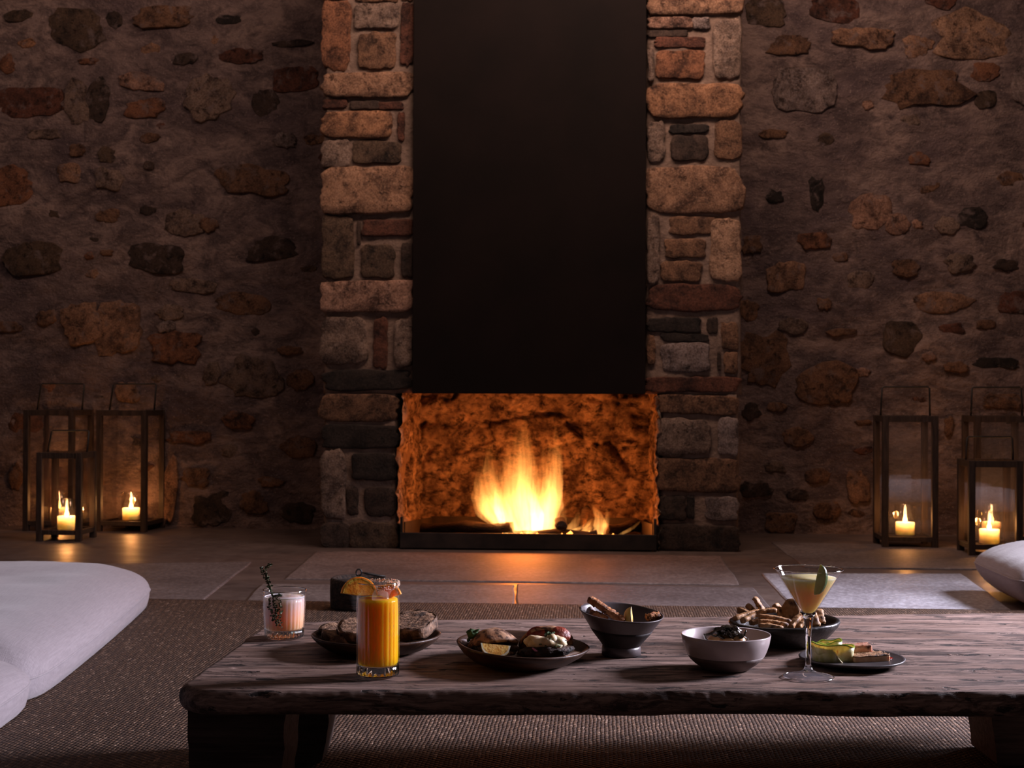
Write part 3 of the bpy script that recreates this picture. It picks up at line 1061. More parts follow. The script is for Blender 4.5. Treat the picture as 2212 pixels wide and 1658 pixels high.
RS = [(1399, -32, 1604, 30, 'tan'), (1399, -110, 1500, -38, 'grey'), (1505, -110, 1602, -38, 'org'), (1400, 37, 1494, 61, 'pink'), (1496, 37, 1533, 63, 'blue'), (1400, 65, 1485, 79, 'dark'), (1541, 42, 1602, 171, 'grey'), (1416, 80, 1523, 102, 'dred'), (1418, 108, 1521, 169, 'rust'), (1399, 105, 1413, 176, 'grey'),
      (1399, 181, 1603, 254, 'org'), (1399, 263, 1437, 348, 'grey'), (1446, 268, 1530, 287, 'blk'), (1449, 292, 1529, 346, 'dark'), (1544, 262, 1602, 342, 'brn'), (1396, 360, 1602, 460, 'tan'), (1398, 468, 1425, 608, 'grey'),
      (1446, 468, 1547, 506, 'brn'), (1438, 516, 1525, 556, 'brn'), (1429, 564, 1516, 608, 'brn'), (1535, 473, 1601, 606, 'lite'), (1400, 614, 1597, 671, 'dred'), (1400, 686, 1510, 717, 'blk'), (1528, 686, 1550, 719, 'dark'),
      (1559, 696, 1595, 754, 'brn'), (1429, 720, 1532, 738, 'blk'), (1429, 740, 1532, 802, 'blue'), (1398, 723, 1416, 788, 'brn'), (1550, 760, 1558, 800, 'dark'), (1565, 760, 1594, 806, 'brn'), (1396, 814, 1595, 847, 'dred'), (1420, 853, 1595, 895, 'brn'), (1422, 904, 1536, 984, 'grey'),
      (1551, 901, 1595, 984, 'blue'), (1420, 990, 1594, 1062, 'brn'), (1424, 1071, 1481, 1123, 'dark'), (1484, 1071, 1500, 1118, 'blk'), (1524, 1074, 1595, 1123, 'blue'), (1419, 1132, 1594, 1192, 'dark')]
for pr, lst, sd in ((pier_left, LS, 900), (pier_right, RS, 1000)):
    for i, (x0, y0, x1, y1, k) in enumerate(lst):
        a, b = PY(x0, y0, YF), PY(x1, y1, YF)
        r3 = random.Random(sd + i)
        w, h = b.x - a.x, a.z - b.z
        pd = 0.013 if k in ('tan', 'org', 'pink', 'lite', 'grey') else 0.007
        stone(pr, (a.x + b.x) / 2 - FX, (a.z + b.z) / 2, w * 1.02, h * 1.02, YF - FY + 0.006, pd * r3.uniform(0.8, 1.2), C_[k], r3.choice((5.0, 7.0, 10.0)), sd + i,
              0.10, r3.uniform(-0.02, 0.02), 44, 0.035, 'stone', 0.0055)

# ---- firebox (rough stone), one piece for each side
xbl, xbr = PY(908, 900, YB).x, PY(1409, 900, YB).x


def worley(x, y, seed=0):
    xi, yi = np.floor(x).astype(int), np.floor(y).astype(int)
    f1 = np.full(x.shape, 9.0)
    f2 = np.full(x.shape, 9.0)
    cid = np.zeros(x.shape)
    for dx in (-1, 0, 1):
        for dy in (-1, 0, 1):
            a, b = (xi + dx + seed) % 256, (yi + dy + 31) % 256
            px_ = xi + dx + 0.15 + 0.7 * _LAT[a, b]
            py_ = yi + dy + 0.15 + 0.7 * _LAT[b, (a + 77) % 256]
            d = np.hypot(x - px_, y - py_)
            r = _LAT[(a * 3 + 11) % 256, (b * 5 + 3) % 256]
            near = d < f1
            f2 = np.where(near, f1, np.minimum(f2, d))
            cid = np.where(near, r, cid)
            f1 = np.where(near, d, f1)
    return f1, f2 - f1, cid


def firebox_face(name, fn, nu, nv, amp, seed):
    u, v_ = np.meshgrid(np.linspace(0, 1, nu), np.linspace(0, 1, nv), indexing='ij')
    P, N = fn(u, v_)
    s = P @ np.array([1.0, 1.0, 0.0])
    wx = s * 5.2 + seed + 0.5 * fbm(s * 7, P[..., 2] * 7, 3)
    f1, ed, cid = worley(wx, P[..., 2] * 7.5 + 0.5 * fbm(s * 7 + 5, P[..., 2] * 7, 3), seed)
    d = amp * (0.55 * cid + 0.9 * np.minimum(ed, 0.22) - 0.4) + 0.55 * amp * fbm(s * 9 + seed, P[..., 2] * 9, 5, 0.6) + amp * 0.9 * np.abs(fbm(s * 14 + seed, P[..., 2] * 17, 4))
    P = P + d[..., None] * np.array(N)
    P = P - np.array([FX, FY, 0])
    return grid_obj(name, P, MT['firebox'], fp)


firebox_face('firebox_back', lambda u, v: (np.stack([xbl - 0.05 + (xbr - xbl + 0.1) * u, np.full_like(u, YB), v * 0.95], -1), (0, -1, 0)), 120, 110, 0.09, 3)
firebox_face('firebox_side', lambda u, v: (np.stack([xL1 + 0.005 + (xbl - xL1 - 0.005) * u, YF - 0.012 + (YB + 0.03 - YF) * u, v * 0.648], -1), (1, 0, 0)), 90, 80, 0.05, 11)
firebox_face('firebox_side', lambda u, v: (np.stack([xR1 - 0.005 + (xbr - xR1 + 0.005) * u, YF - 0.012 + (YB + 0.03 - YF) * u, v * 0.648], -1), (-1, 0, 0)), 90, 80, 0.05, 19)
bm = box_bm(xR1 - xL1 + 0.1, YB - YF - 0.05, 0.04, ((xL1 + xR1) / 2 - FX, (YB + YF) / 2 + 0.05 - FY, 0.97))  # unseen lid added to stop light leaking in from above
bm_obj('firebox_light_lid', bm, MT['tray'], fp, smooth=False)

# ---- steel chimney hood
hx0, hx1 = PY(893, 400, YF - 0.02).x, PY(1395, 400, YF - 0.02).x
hood = thing('chimney_hood', 'tall matt black steel chimney hood between the stone piers', 'hood', ((hx0 + hx1) / 2, YF, LINTEL), 0)
hw = hx1 - hx0
bm_obj('front_plate', box_bm(hw, 0.012, 2.1, (0, -0.026, 1.05), 0.002), MT['steel'], hood, smooth=False)
for s in (-1, 1):
    bm_obj('side_return', box_bm(0.012, 0.05, 2.1, (s * (hw / 2 - 0.006), 0.006, 1.05), 0.002), MT['steel'], hood, smooth=False)
bm_obj('lintel_flange', box_bm(hw - 0.03, 0.60, 0.012, (0, 0.29, 0.008), 0.002), MT['steel'], hood, smooth=False)

# ---- fire tray
tx0, tx1 = PY(864, 1170, YF - 0.03).x, PY(1418, 1170, YF - 0.03).x
tray = thing('fire_tray', 'low black steel fire tray holding the burning logs', 'fire tray', ((tx0 + tx1) / 2, YF - 0.03, 0.0), 0)
tw = tx1 - tx0
zt = PY(1140, 1153, YF - 0.03).z
bm_obj('front_lip', box_bm(tw, 0.010, zt - 0.004, (0, 0, zt / 2 + 0.004), 0.002), MT['tray'], tray, smooth=False)
bm_obj('tray_floor', box_bm(tw - 0.03, 0.56, 0.008, (0, 0.29, 0.022)), MT['tray'], tray, smooth=False)
for s in (-1, 1):
    bm_obj('end_plate', box_bm(0.012, 0.035, 0.13, (s * (tw / 2 - 0.006), 0.018, 0.069), 0.002), MT['tray'], tray, smooth=False)
    v = [(s * (tw / 2 - 0.008), 0.035, 0.02), (s * (tw / 2 - 0.06), 0.56, 0.02), (s * (tw / 2 - 0.06), 0.56, 0.085), (s * (tw / 2 - 0.008), 0.035, 0.11)]
    w = [(x - s * 0.008, y, z) for x, y, z in v]
    mesh_obj('tray_side', v + w, [(0, 1, 2, 3), (7, 6, 5, 4), (0, 4, 5, 1), (1, 5, 6, 2), (2, 6, 7, 3), (3, 7, 4, 0)], MT['tray'], tray, smooth=False)
bm_obj('back_plate', box_bm(tw - 0.13, 0.008, 0.07, (0, 0.56, 0.055)), MT['tray'], tray, smooth=False)


def log(p0, p1, r, label, seed, glow=False):
    a, b = Vector(p0), Vector(p1)
    L = (b - a).length
    t = thing('log', label, 'log', a, 0, None)
    pts = [(b - a) * (i / 11) + Vector((0, 0, 0.006 * math.sin(i * 0.9 + seed))) for i in range(12)]
    v, f = tube(pts, [r * (1 + 0.12 * mnoise.noise(Vector((i * 0.6, seed, 0)))) for i in range(12)], 14, 0.85, 0.05, r * 0.35, 40, seed)
    mesh_obj('bark', v, f, MT['char'], t)
    return t


log(PD(890, 1140, 6.26), PD(1106, 1139, 6.10), 0.030, 'long charred log lying along the tray beside the tall flames', 3)
log(PD(1213, 1134, 6.02), PD(1205, 1118, 6.34), 0.024, 'charred log seen end-on in the middle of the fire', 5)
log(PD(1252, 1140, 6.15), PD(1268, 1098, 6.30), 0.017, 'short charred branch standing up behind the small flame', 6)
log(PD(1308, 1146, 6.16), PD(1398, 1132, 6.26), 0.030, 'blackened log at the tray end beyond the small flame', 8)
log(PD(1100, 1151, 6.12), PD(1290, 1152, 6.06), 0.018, 'half burnt log under the tall flames', 9)
emb = mesh_obj('ember_bed', [], [], None)
bpy.data.objects.remove(emb)
ev, ef = [], []
re_ = random.Random(3)
ec = PD(1180, 1158, 6.14)
for i in range(46):
    px = re_.uniform(1080, 1330)
    p = PD(px, re_.uniform(1150, 1158), re_.uniform(6.02, 6.25)) - ec
    r = re_.uniform(0.006, 0.013)
    b0 = len(ev)
    for k in range(6):
        d = [(1, 0, 0), (-1, 0, 0), (0, 1, 0), (0, -1, 0), (0, 0, 1), (0, 0, -1)][k]
        ev.append(p + Vector(d) * r * re_.uniform(0.7, 1.2))
    for t3 in ((0, 2, 4), (2, 1, 4), (1, 3, 4), (3, 0, 4), (2, 0, 5), (1, 2, 5), (3, 1, 5), (0, 3, 5)):
        ef.append(tuple(b0 + q for q in t3))
emb = mesh_obj('embers', ev, ef, MT['ember'], None, ec, kind='stuff', smooth=False)
tag(emb, 'glowing orange embers under the burning logs', 'embers')

# ---- flames: each tongue a closed body of glowing gas
fire = thing('fire', 'tall yellow orange fire burning on the logs', 'fire', PD(1130, 1158, 6.15), 0)


def tongue(root, pix, widths, d, mat, seed, squash=0.6):
    o = root.location
    pts = smooth_path([PD(x, y, d) - o for x, y in pix], 22)
    k = FPX / d
    wv = np.interp(np.linspace(0, 1, 22), np.linspace(0, 1, len(widths)), widths)
    rads = [max(0.0015, w / k) * (1 + 0.18 * mnoise.noise(Vector((i * 0.45, seed, 1.3)))) for i, w in enumerate(wv)]
    v, f = [], []
    seg = 14
    for i, p in enumerate(pts):
        for q in range(seg):
            th = 2 * math.pi * q / seg
            rr = rads[i] * (1 + 0.22 * mnoise.noise(Vector((math.cos(th) * 1.2, math.sin(th) * 1.2, i * 0.22 + seed))))
            v.append(p + Vector((math.cos(th) * rr, math.sin(th) * rr * squash, 0)))
    n = len(pts)
    for i in range(n - 1):
        for q in range(seg):
            j = (q + 1) % seg
            f.append((i * seg + q, i * seg + j, (i + 1) * seg + j, (i + 1) * seg + q))
    f.append(tuple(range(seg))[::-1])
    f.append(tuple((n - 1) * seg + q for q in range(seg)))
    c = sum((Vector(q) for q in v), Vector()) / len(v)
    return mesh_obj('flame_tongue', [Vector(q) - c for q in v], f, mat, root, c)


F1, F2, F3 = MT['flame'], MT['flame_small'], MT['flame_core']
rf_ = random.Random(21)
TIPS = [(1036, 1000), (1030, 1040), (1046, 985), (1058, 955), (1062, 1000), (1072, 1010), (1088, 990), (1096, 960), (1112, 930), (1126, 905), (1134, 895), (1142, 925), (1150, 960), (1128, 950), (1118, 985),
        (1162, 985), (1174, 960), (1188, 940), (1200, 918), (1206, 935), (1196, 960), (1184, 1000), (1104, 1020), (1146, 1010), (1170, 1030), (1080, 1045), (1050, 1055), (1202, 985), (1068, 975), (1078, 985), (1100, 945), (1118, 920), (1040, 1025), (1158, 1000), (1182, 985), (1190, 1030), (1048, 1010), (1092, 1015), (1128, 1000)]
for i, (tx, ty) in enumerate(TIPS):
    bx = 1100 + (tx - 1030) / 176.0 * 78 + rf_.uniform(-8, 8)
    bow = (tx - bx) * 0.30
    tongue(fire, [(bx, 1154), (bx + (tx - bx) * 0.42 + bow, 1154 + (ty - 1154) * 0.34), (bx + (tx - bx) * 0.85 + bow * 0.6, 1154 + (ty - 1154) * 0.68), (tx, ty)],
           [rf_.uniform(10, 15), rf_.uniform(16, 22), rf_.uniform(9, 14), 2.5], 6.15 + rf_.uniform(-0.05, 0.06), F1, i + 1)
tongue(fire, [(1160, 1155), (1160, 1110), (1150, 1075), (1139, 1040)], [13, 15, 10, 2], 6.10, F3, 9)
tongue(fire, [(1085, 1130), (1078, 1105), (1074, 1080), (1068, 1050)], [8, 11, 8, 2], 6.10, F3, 10)
tongue(fire, [(1120, 1156), (1112, 1130), (1106, 1105), (1108, 1080)], [10, 12, 8, 2], 6.08, F2, 11)
tongue(fire, [(1185, 1156), (1192, 1135), (1200, 1112), (1212, 1085)], [12, 13, 9, 2], 6.10, F2, 12)
tongue(fire, [(1215, 1156), (1240, 1145), (1262, 1136), (1280, 1120)], [8, 11, 10, 3], 6.08, F2, 13)
tongue(fire, [(1228, 1156), (1236, 1138), (1246, 1120), (1250, 1098)], [12, 13, 8, 2], 6.14, F1, 50)
tongue(fire, [(1260, 1157), (1268, 1144), (1276, 1132), (1288, 1118)], [12, 12, 8, 2], 6.10, F2, 51)
tongue(fire, [(1205, 1156), (1212, 1130), (1216, 1105), (1222, 1078)], [12, 12, 8, 2], 6.16, F1, 52)
tongue(fire, [(1288, 1157), (1296, 1135), (1292, 1110), (1278, 1088)], [12, 14, 10, 2], 6.12, F2, 14)
tongue(fire, [(1300, 1157), (1308, 1130), (1312, 1112), (1310, 1096)], [6, 8, 5, 2], 6.12, F2, 15)
tongue(fire, [(1335, 1157), (1352, 1148), (1368, 1138), (1384, 1124)], [5, 8, 6, 2], 6.05, F1, 16)
tongue(fire, [(1140, 1157), (1146, 1142), (1152, 1128), (1156, 1112)], [20, 18, 12, 4], 6.06, F2, 17)
point_light('hearth_fire_glow', PD(1130, 1055, 6.14), 11.5, (1.0, 0.205, 0.026), 0.10)
point_light('hearth_fire_glow', PD(1290, 1125, 6.16), 3.0, (1.0, 0.205, 0.026), 0.05)

# ================================================================== RUG
rg = thing('jute_rug', 'large brown woven jute rug covering the floor under the low table', 'rug', (0, 2.3, 0.0), 0)
ra, rb = -3.6, 3.6
rp = [(ra, 4.32), (ra, 0.2), (rb, 0.2), (rb, 4.30)]
nxr, nyr = 90, 60
U, V = np.meshgrid(np.linspace(0, 1, nxr), np.linspace(0, 1, nyr), indexing='ij')
X = ra + (rb - ra) * U
Ytop = 4.315 - 0.01 * U + 0.012 * fbm(U * 30, V * 0 + 3, 3)
Y = 0.2 + (Ytop - 0.2) * V
Zr = 0.011 + 0.002 * fbm(X * 3, Y * 3, 3)
P = np.stack([X, Y - 2.3, Zr], -1)
edge = P[:, -1:, :].copy()
edge[..., 1] += 0.004
edge[..., 2] = 0.0
grid_obj('pile', np.concatenate([P, edge], 1), MT['rug'], rg)

# ================================================================== TABLE
HT = 0.23
tb = thing('low_table', 'long low table of weathered timber with a live front edge', 'table', CW(0.3, 2.3, 0), YAW)
xa, xb_ = -0.468, 1.13
nx, ny = 420, 150
rows = []
for j in range(ny):
    v = j / (ny - 1)
    df0, db0 = 2.012, 2.665
    rcr = 0.055 if v < 0.5 else 0.10
    span = db0 - df0
    dy = v * span
    sh = 0.0
    if dy < 0.055:
        sh = 0.055 - math.sqrt(max(0, 0.055 ** 2 - (0.055 - dy) ** 2))
    if span - dy < 0.10:
        q = span - dy
        sh = 0.10 - math.sqrt(max(0, 0.10 ** 2 - (0.10 - q) ** 2))
    xl = xa + 0.030 * v + sh + 0.004 * mnoise.noise(Vector((v * 6, 3, 1)))
    xr = xb_ - sh
    u = np.linspace(0, 1, nx)
    x = xl + (xr - xl) * u
    front = df0 + 0.012 * fbm(x * 3.1 + 4, x * 0 + 1.5, 3) - 0.004
    back = 2.60 + (x + 0.46) * 0.095 + 0.018 * fbm(x * 2.3 + 9, x * 0 + 7.5, 3)
    rows.append(np.stack([x, front + (back - front) * v, np.zeros(nx)], -1))
P = np.stack(rows, 1)
g = fbm(P[..., 0] * 5, P[..., 1] * 120, 4)
zt_ = -0.0035 * np.clip(g + 0.12, 0, 1) - 0.0015 * (fbm(P[..., 0] * 4, P[..., 1] * 9, 3) + 0.5)
# a few long checks (cracks) along the grain
for (cx0, cx1, cd) in ((0.02, 0.6, 2.545), (0.35, 0.95, 2.50), (-0.3, 0.15, 2.40), (-0.42, -0.1, 2.16), (0.5, 1.0, 2.30)):
    ln = cd + 0.006 * np.sin(P[..., 0] * 9 + cd * 40)
    m = np.exp(-((P[..., 1] - ln) / 0.0022) ** 2) * ((P[..., 0] > cx0) & (P[..., 0] < cx1))
    zt_ = zt_ - 0.006 * m
P[..., 2] = HT + zt_
loop = [P[i, 0] for i in range(nx)] + [P[nx - 1, j] for j in range(1, ny)] + [P[i, ny - 1] for i in range(nx - 2, -1, -1)] + [P[0, j] for j in range(ny - 2, 0, -1)]
lidx = [i * ny for i in range(nx)] + [(nx - 1) * ny + j for j in range(1, ny)] + [i * ny + ny - 1 for i in range(nx - 2, -1, -1)] + [j for j in range(ny - 2, 0, -1)]
tv = [tuple(q) for q in (P.reshape(-1, 3) - np.array([0.3, 2.3, 0]))]
tf = []
for i in range(nx - 1):
    for j in range(ny - 1):
        tf.append((i * ny + j, (i + 1) * ny + j, (i + 1) * ny + j + 1, i * ny + j + 1))
L = len(loop)
prev = lidx
nrm = []
for i in range(L):
    a, b = loop[(i - 3) % L], loop[(i + 3) % L]
    t = np.array([b[0] - a[0], b[1] - a[1]])
    t = t / max(1e-9, np.linalg.norm(t))
    nrm.append((t[1], -t[0]))
for (o, dz) in ((0.004, -0.0035), (0.0075, -0.009), (0.009, -0.016), (0.0085, -0.024), (0.005, -0.031), (0.0, -0.034)):
    ids = []
    for i in range(L):
        q = loop[i]
        w = 0.0035 * nz((q[0], q[1], dz), 22, 4) + 0.0018 * nz((q[0], q[1], dz), 80, 2)
        wz = 0.004 * nz((q[0], q[1], 0), 7, 9) * (dz / -0.034)
        ids.append(len(tv))
        tv.append((q[0] + nrm[i][0] * (o + w) - 0.3, q[1] + nrm[i][1] * (o + w) - 2.3, q[2] + dz + wz))
    for i in range(L):
        j = (i + 1) % L
        tf.append((prev[i], ids[i], ids[j], prev[j]))
    prev = ids
tf.append(tuple(prev[::-1]))
mesh_obj('tabletop', tv, tf, MT['table'], tb)


def table_leg(x0, x1, y0, y1, seed):
    """chunky sawn leg with a bowed inner end"""
    v, f = [], []
    n = 12
    zt = HT - 0.031
    for i in range(n + 1):
        z = zt * i / n
        k = i / n
        inset = 0.020 * (1 - k) ** 2 + 0.004 * nz((k * 3, seed, 0), 1, seed)
        xx1 = x1 - inset if abs(x1) < abs(x0) or x1 < 0.5 else x1
        xx0 = x0 + (inset if x0 > 0.5 else 0.004 * (1 - k))
        ring = []
        for (x, y) in ((xx0, y0), ((xx0 * 2 + xx1) / 3, y0), ((xx0 + 2 * xx1) / 3, y0), (xx1, y0), (xx1, (y0 + y1) / 2), (xx1, y1), ((xx0 + xx1) / 2, y1), (xx0, y1), (xx0, (y0 + y1) / 2)):
            e = 0.003 * nz((x, y, z), 40, seed)
            ring.append((x + e - 0.3, y + e - 2.3, max(0.0135, z)))
        v += ring
    m = 9
    for i in range(n):
        for q in range(m):
            r = (q + 1) % m
            f.append((i * m + q, i * m + r, (i + 1) * m + r, (i + 1) * m + q))
    f.append(tuple(range(m))[::-1])
    f.append(tuple(n * m + q for q in range(m)))
    mesh_obj('leg', v, f, MT['leg'], tb, smooth=False)


table_leg(-0.468, -0.325, 2.06, 2.20, 1)
table_leg(-0.448, -0.308, 2.44, 2.58, 2)
table_leg(0.825, 0.99, 2.06, 2.20, 3)
table_leg(0.818, 0.99, 2.44, 2.58, 4)


# ================================================================== CUSHIONS
def pillow(name, label, cat, cx, cd, hx, hy, z_seam, z_top, rot, seed, corner=0.10, p=3.0, sag=None, group=None, rad=None, lens=False):
    """stuffed floor cushion: seam ring at z_seam, crown at z_top, flat underside"""
    t = thing(name, label, cat, CW(cx, cd, 0.0), YAW + rot, group)
    n = 72
    us = np.sin(np.linspace(-1, 1, n) * math.pi / 2)
    U, V = np.meshgrid(us, us, indexing='ij')
    # squircle outline: clamp corners
    r = (np.abs(U) ** 14 + np.abs(V) ** 14) ** (1 / 14)
    mx = np.maximum(np.abs(U), np.abs(V)) + 1e-9
    k = mx / np.maximum(r, 1e-9)
    pinch = 1 - 0.012 * (np.abs(U) * np.abs(V)) ** 2
    X, Y = U * k * hx * pinch, V * k * hy * pinch
    ex = np.clip(1 - np.abs(U) ** p, 0, 1)
    ey = np.clip(1 - np.abs(V) ** p, 0, 1)
    dx = (1 - np.abs(U)) * hx
    dy = (1 - np.abs(V)) * hy
    rad = rad or min(0.17, hy * 0.7)
    e = np.minimum(1, np.minimum(dx, dy) / rad)
    puff = np.sqrt(np.clip(1 - (1 - e) ** 2, 0, 1)) * (0.80 + 0.20 * np.sqrt(ex * ey))
    if lens:
        puff = np.clip(1 - (1 - e) ** 2, 0, 1) ** 0.58
    wr = 0.022 * fbm(X * 4 + seed, Y * 4 + 9, 2) * puff + 0.010 * fbm(X * 9 + seed, Y * 9, 4) * puff
    wr2 = 0.006 * fbm(X * 34 + seed, Y * 34, 2) * (1 - e) * puff
    Zt = z_seam + (z_top - z_seam) * puff + wr + wr2
    if sag is not None:
        Zt = Zt - sag[2] * np.exp(-((X - sag[0]) ** 2 + (Y - sag[1]) ** 2) / sag[3] ** 2) * puff
    Zb = z_seam - (z_seam - 0.013) * np.minimum(1, (1.5 if lens else 4.0) * puff) + wr2 * 0.6
    Zb = np.maximum(Zb, 0.0128)
    top = np.stack([X, Y, Zt], -1).reshape(-1, 3)
    bot = np.stack([X, Y, Zb], -1).reshape(-1, 3)
    # bulge the side below the seam a little outward
    idx = np.arange(n * n).reshape(n, n)
    f = []
    for i in range(n - 1):
        for j in range(n - 1):
            f.append((idx[i, j], idx[i + 1, j], idx[i + 1, j + 1], idx[i, j + 1]))
            f.append((n * n + idx[i, j], n * n + idx[i, j + 1], n * n + idx[i + 1, j + 1], n * n + idx[i + 1, j]))
    bm = bmesh.new()
    vs = [bm.verts.new(tuple(q)) for q in np.concatenate([top, bot])]
    for q in f:
        bm.faces.new([vs[i] for i in q])
    bmesh.ops.remove_doubles(bm, verts=bm.verts[:], dist=0.0008)
    bm_obj('cover', bm, MT['linen'], t)
    ring = [top[idx[i, 0]] for i in range(n)] + [top[idx[n - 1, j]] for j in range(1, n)] + [top[idx[i, n - 1]] for i in range(n - 2, -1, -1)] + [top[idx[0, j]] for j in range(n - 2, 0, -1)]
    pts = [Vector(q) for q in ring]
    v, f = tube(pts + [pts[0], pts[1]], 0.0028, 6, cap=False)
    mesh_obj('seam_piping', v, f, MT['linen'], t)
    return t


pillow('floor_mattress', 'large pale linen floor mattress lying nearest the lanterns', 'mattress', -1.84, 3.54, 0.83, 0.76, 0.060, 0.157, R2(4.6), 2, sag=(0.0, -0.30, 0.012, 0.3), group='pale linen floor mattresses')
pillow('floor_mattress', 'pale linen floor mattress butted against the larger one, mostly out of view', 'mattress', -1.645, 2.19, 0.70, 0.76, 0.062, 0.140, R2(0.5), 5, group='pale linen floor mattresses')
pillow('floor_cushion', 'plump pale linen cushion standing by the lanterns across from the mattress', 'cushion', 1.94, 4.42, 0.44, 0.27, 0.100, 0.192, R2(-3), 9, group=None, rad=0.25, lens=True)


# ================================================================== LANTERNS
def lantern_parts(t, s, h, hh, film):
    pw = 0.026
    zb, ztp = 0.028, h
    for sx in (-1, 1):
        for sy in (-1, 1):
            bm_obj('post', box_bm(pw, pw, h, (sx * (s - pw) / 2, sy * (s - pw) / 2, h / 2 + 0.0), 0.002), MT['lantern'], t, smooth=False)
    for sx in (-1, 1):
        for z, nm in ((h - 0.014, 'top_rail'), (zb + 0.010, 'bottom_rail')):
            hgt = 0.026 if nm == 'top_rail' else 0.020
            bm_obj(nm, box_bm(pw * 0.8, s - 2 * pw, hgt, (sx * (s - pw) / 2, 0, z), 0.001), MT['lantern'], t, smooth=False)
            bm_obj(nm, box_bm(s - 2 * pw, pw * 0.8, hgt, (0, sx * (s - pw) / 2, z), 0.001), MT['lantern'], t, smooth=False)
    bm_obj('base_board', box_bm(s - pw, s - pw, 0.010, (0, 0, zb + 0.006)), MT['lantern'], t, smooth=False)
    for i, (ax, sg) in enumerate((('x', -1), ('x', 1), ('y', -1), ('y', 1))):
        o = sg * (s - pw) / 2
        z0, z1 = zb + 0.019, h - 0.026
        m = MT['pane_sheen'] if (film and ax == 'y') else MT['pane']
        w = s / 2 - pw
        q = [(-w, o, z0), (w, o, z0), (w, o, z1), (-w, o, z1)] if ax == 'y' else [(o, -w, z0), (o, w, z0), (o, w, z1), (o, -w, z1)]
        mesh_obj('glass_pane', q, [(0, 1, 2, 3)], m, t, smooth=False)
    w = s / 2 - pw * 0.45
    tilt = 0.02
    pts = [Vector((-w, 0, h - 0.01)), Vector((-w + 0.01, tilt, h + hh - 0.006)), Vector((-w + 0.016, tilt, h + hh)), Vector((w - 0.004, tilt, h + hh)), Vector((w + 0.002, tilt, h + hh - 0.006)), Vector((w, 0, h - 0.01))]
    v, f = tube(pts, 0.0042, 6)
    mesh_obj('handle', v, f, MT['iron'], t)


def candle_set(loc, where, rz, grp=None, r=0.041, hc=0.055, hg=0.135):
    g = thing('glass_votive', 'clear glass cylinder in ' + where, 'votive', loc, rz, 'candle glasses in the lanterns')
    v, f = lathe([(0, 0.0), (r + 0.004, 0.0), (r + 0.005, 0.004), (r + 0.005, hg), (r + 0.003, hg + 0.001), (r + 0.0028, hg), (r + 0.0028, 0.006), (0, 0.006)], 40)
    mesh_obj('cylinder_wall', v, f, MT['votive'], g)
    v, f = tube([Vector((math.cos(i * math.pi / 16) * (r + 0.004), math.sin(i * math.pi / 16) * (r + 0.004), hg)) for i in range(34)], 0.0014, 6, cap=False)
    mesh_obj('rim_band', v, f, MT['votive'], g)
    c = thing('candle', 'short cream pillar candle burning in ' + where, 'candle', Vector(loc) + Vector((0, 0, 0.0065)), rz, 'burning candles in the lanterns')
    v, f = lathe([(0, 0), (r - 0.002, 0), (r - 0.001, 0.002), (r - 0.001, hc - 0.002), (r - 0.003, hc), (r - 0.006, hc - 0.001), (r - 0.009, hc - 0.011), (r * 0.5, hc - 0.019), (0, hc - 0.020)], 36)
    mesh_obj('wax', v, f, MT['wax'], c)
    v, f = tube([(0, 0, hc - 0.021), (0.001, 0, hc - 0.014), (0.002, 0, hc - 0.006)], 0.0011, 5)
    mesh_obj('wick', v, f, MT['wick'], c)
    fz = hc - 0.006
    v, f = lathe([(0, fz), (0.006, fz + 0.004), (0.0098, fz + 0.012), (0.0094, fz + 0.018), (0.0062, fz + 0.027), (0.0024, fz + 0.035), (0, fz + 0.039)], 14)
    mesh_obj('flame', v, f, MT['candle_flame'], c)
    point_light('candle_glow', Vector(loc) + Vector((0, 0, hc - 0.002)), 0.36, (1.0, 0.50, 0.24), 0.008)
    pl = point_light('candle_glow', Vector(loc) + Vector((0, 0, fz + 0.030)), 3.8, (1.0, 0.42, 0.13), 0.012)
    return c


def lantern(px, py, s, h, hh, rot, label, where, film=False, dd=0.0, cxy=(0.0, 0.0)):
    p = PZ(px, py, 0.0)
    p = p + CW(0, dd, 0)
    t = thing('candle_lantern', label, 'lantern', p, YAW + R2(rot))
    lantern_parts(t, s, h, hh, film)
    cl = Matrix.Rotation(YAW + R2(rot), 4, 'Z') @ Vector((cxy[0], cxy[1], 0))
    candle_set(p + cl + Vector((0, 0, 0.040)), where, YAW + R2(rot))
    return t


# (pixel of the middle of the base on the floor)
lantern(127, 1142, 0.245, 0.565, 0.122, -6.6, 'tall dark timber lantern standing partly behind the small one by the mattress', 'the tall mattress-side lantern half hidden by a small one')
lantern(283, 1143, 0.245, 0.565, 0.122, -8, 'tall dark timber lantern standing nearest the stone pier on the mattress side', 'the tall mattress-side lantern nearest the pier')
lantern(144, 1164, 0.200, 0.385, 0.092, -3.5, 'small dark timber lantern standing in front of two tall ones', 'the small lantern on the mattress side')
lantern(1955, 1178, 0.232, 0.560, 0.122, -4.3, 'tall brown lantern standing alone with reflecting glass, nearest the pier on the cushion side', 'the single tall lantern on the cushion side', True)
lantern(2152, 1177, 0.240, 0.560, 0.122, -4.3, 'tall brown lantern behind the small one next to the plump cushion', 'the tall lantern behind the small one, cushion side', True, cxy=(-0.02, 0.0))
lantern(2137, 1196, 0.212, 0.385, 0.092, -4.5, 'small brown lantern with reflecting glass beside the plump cushion', 'the small lantern beside the plump cushion', True)

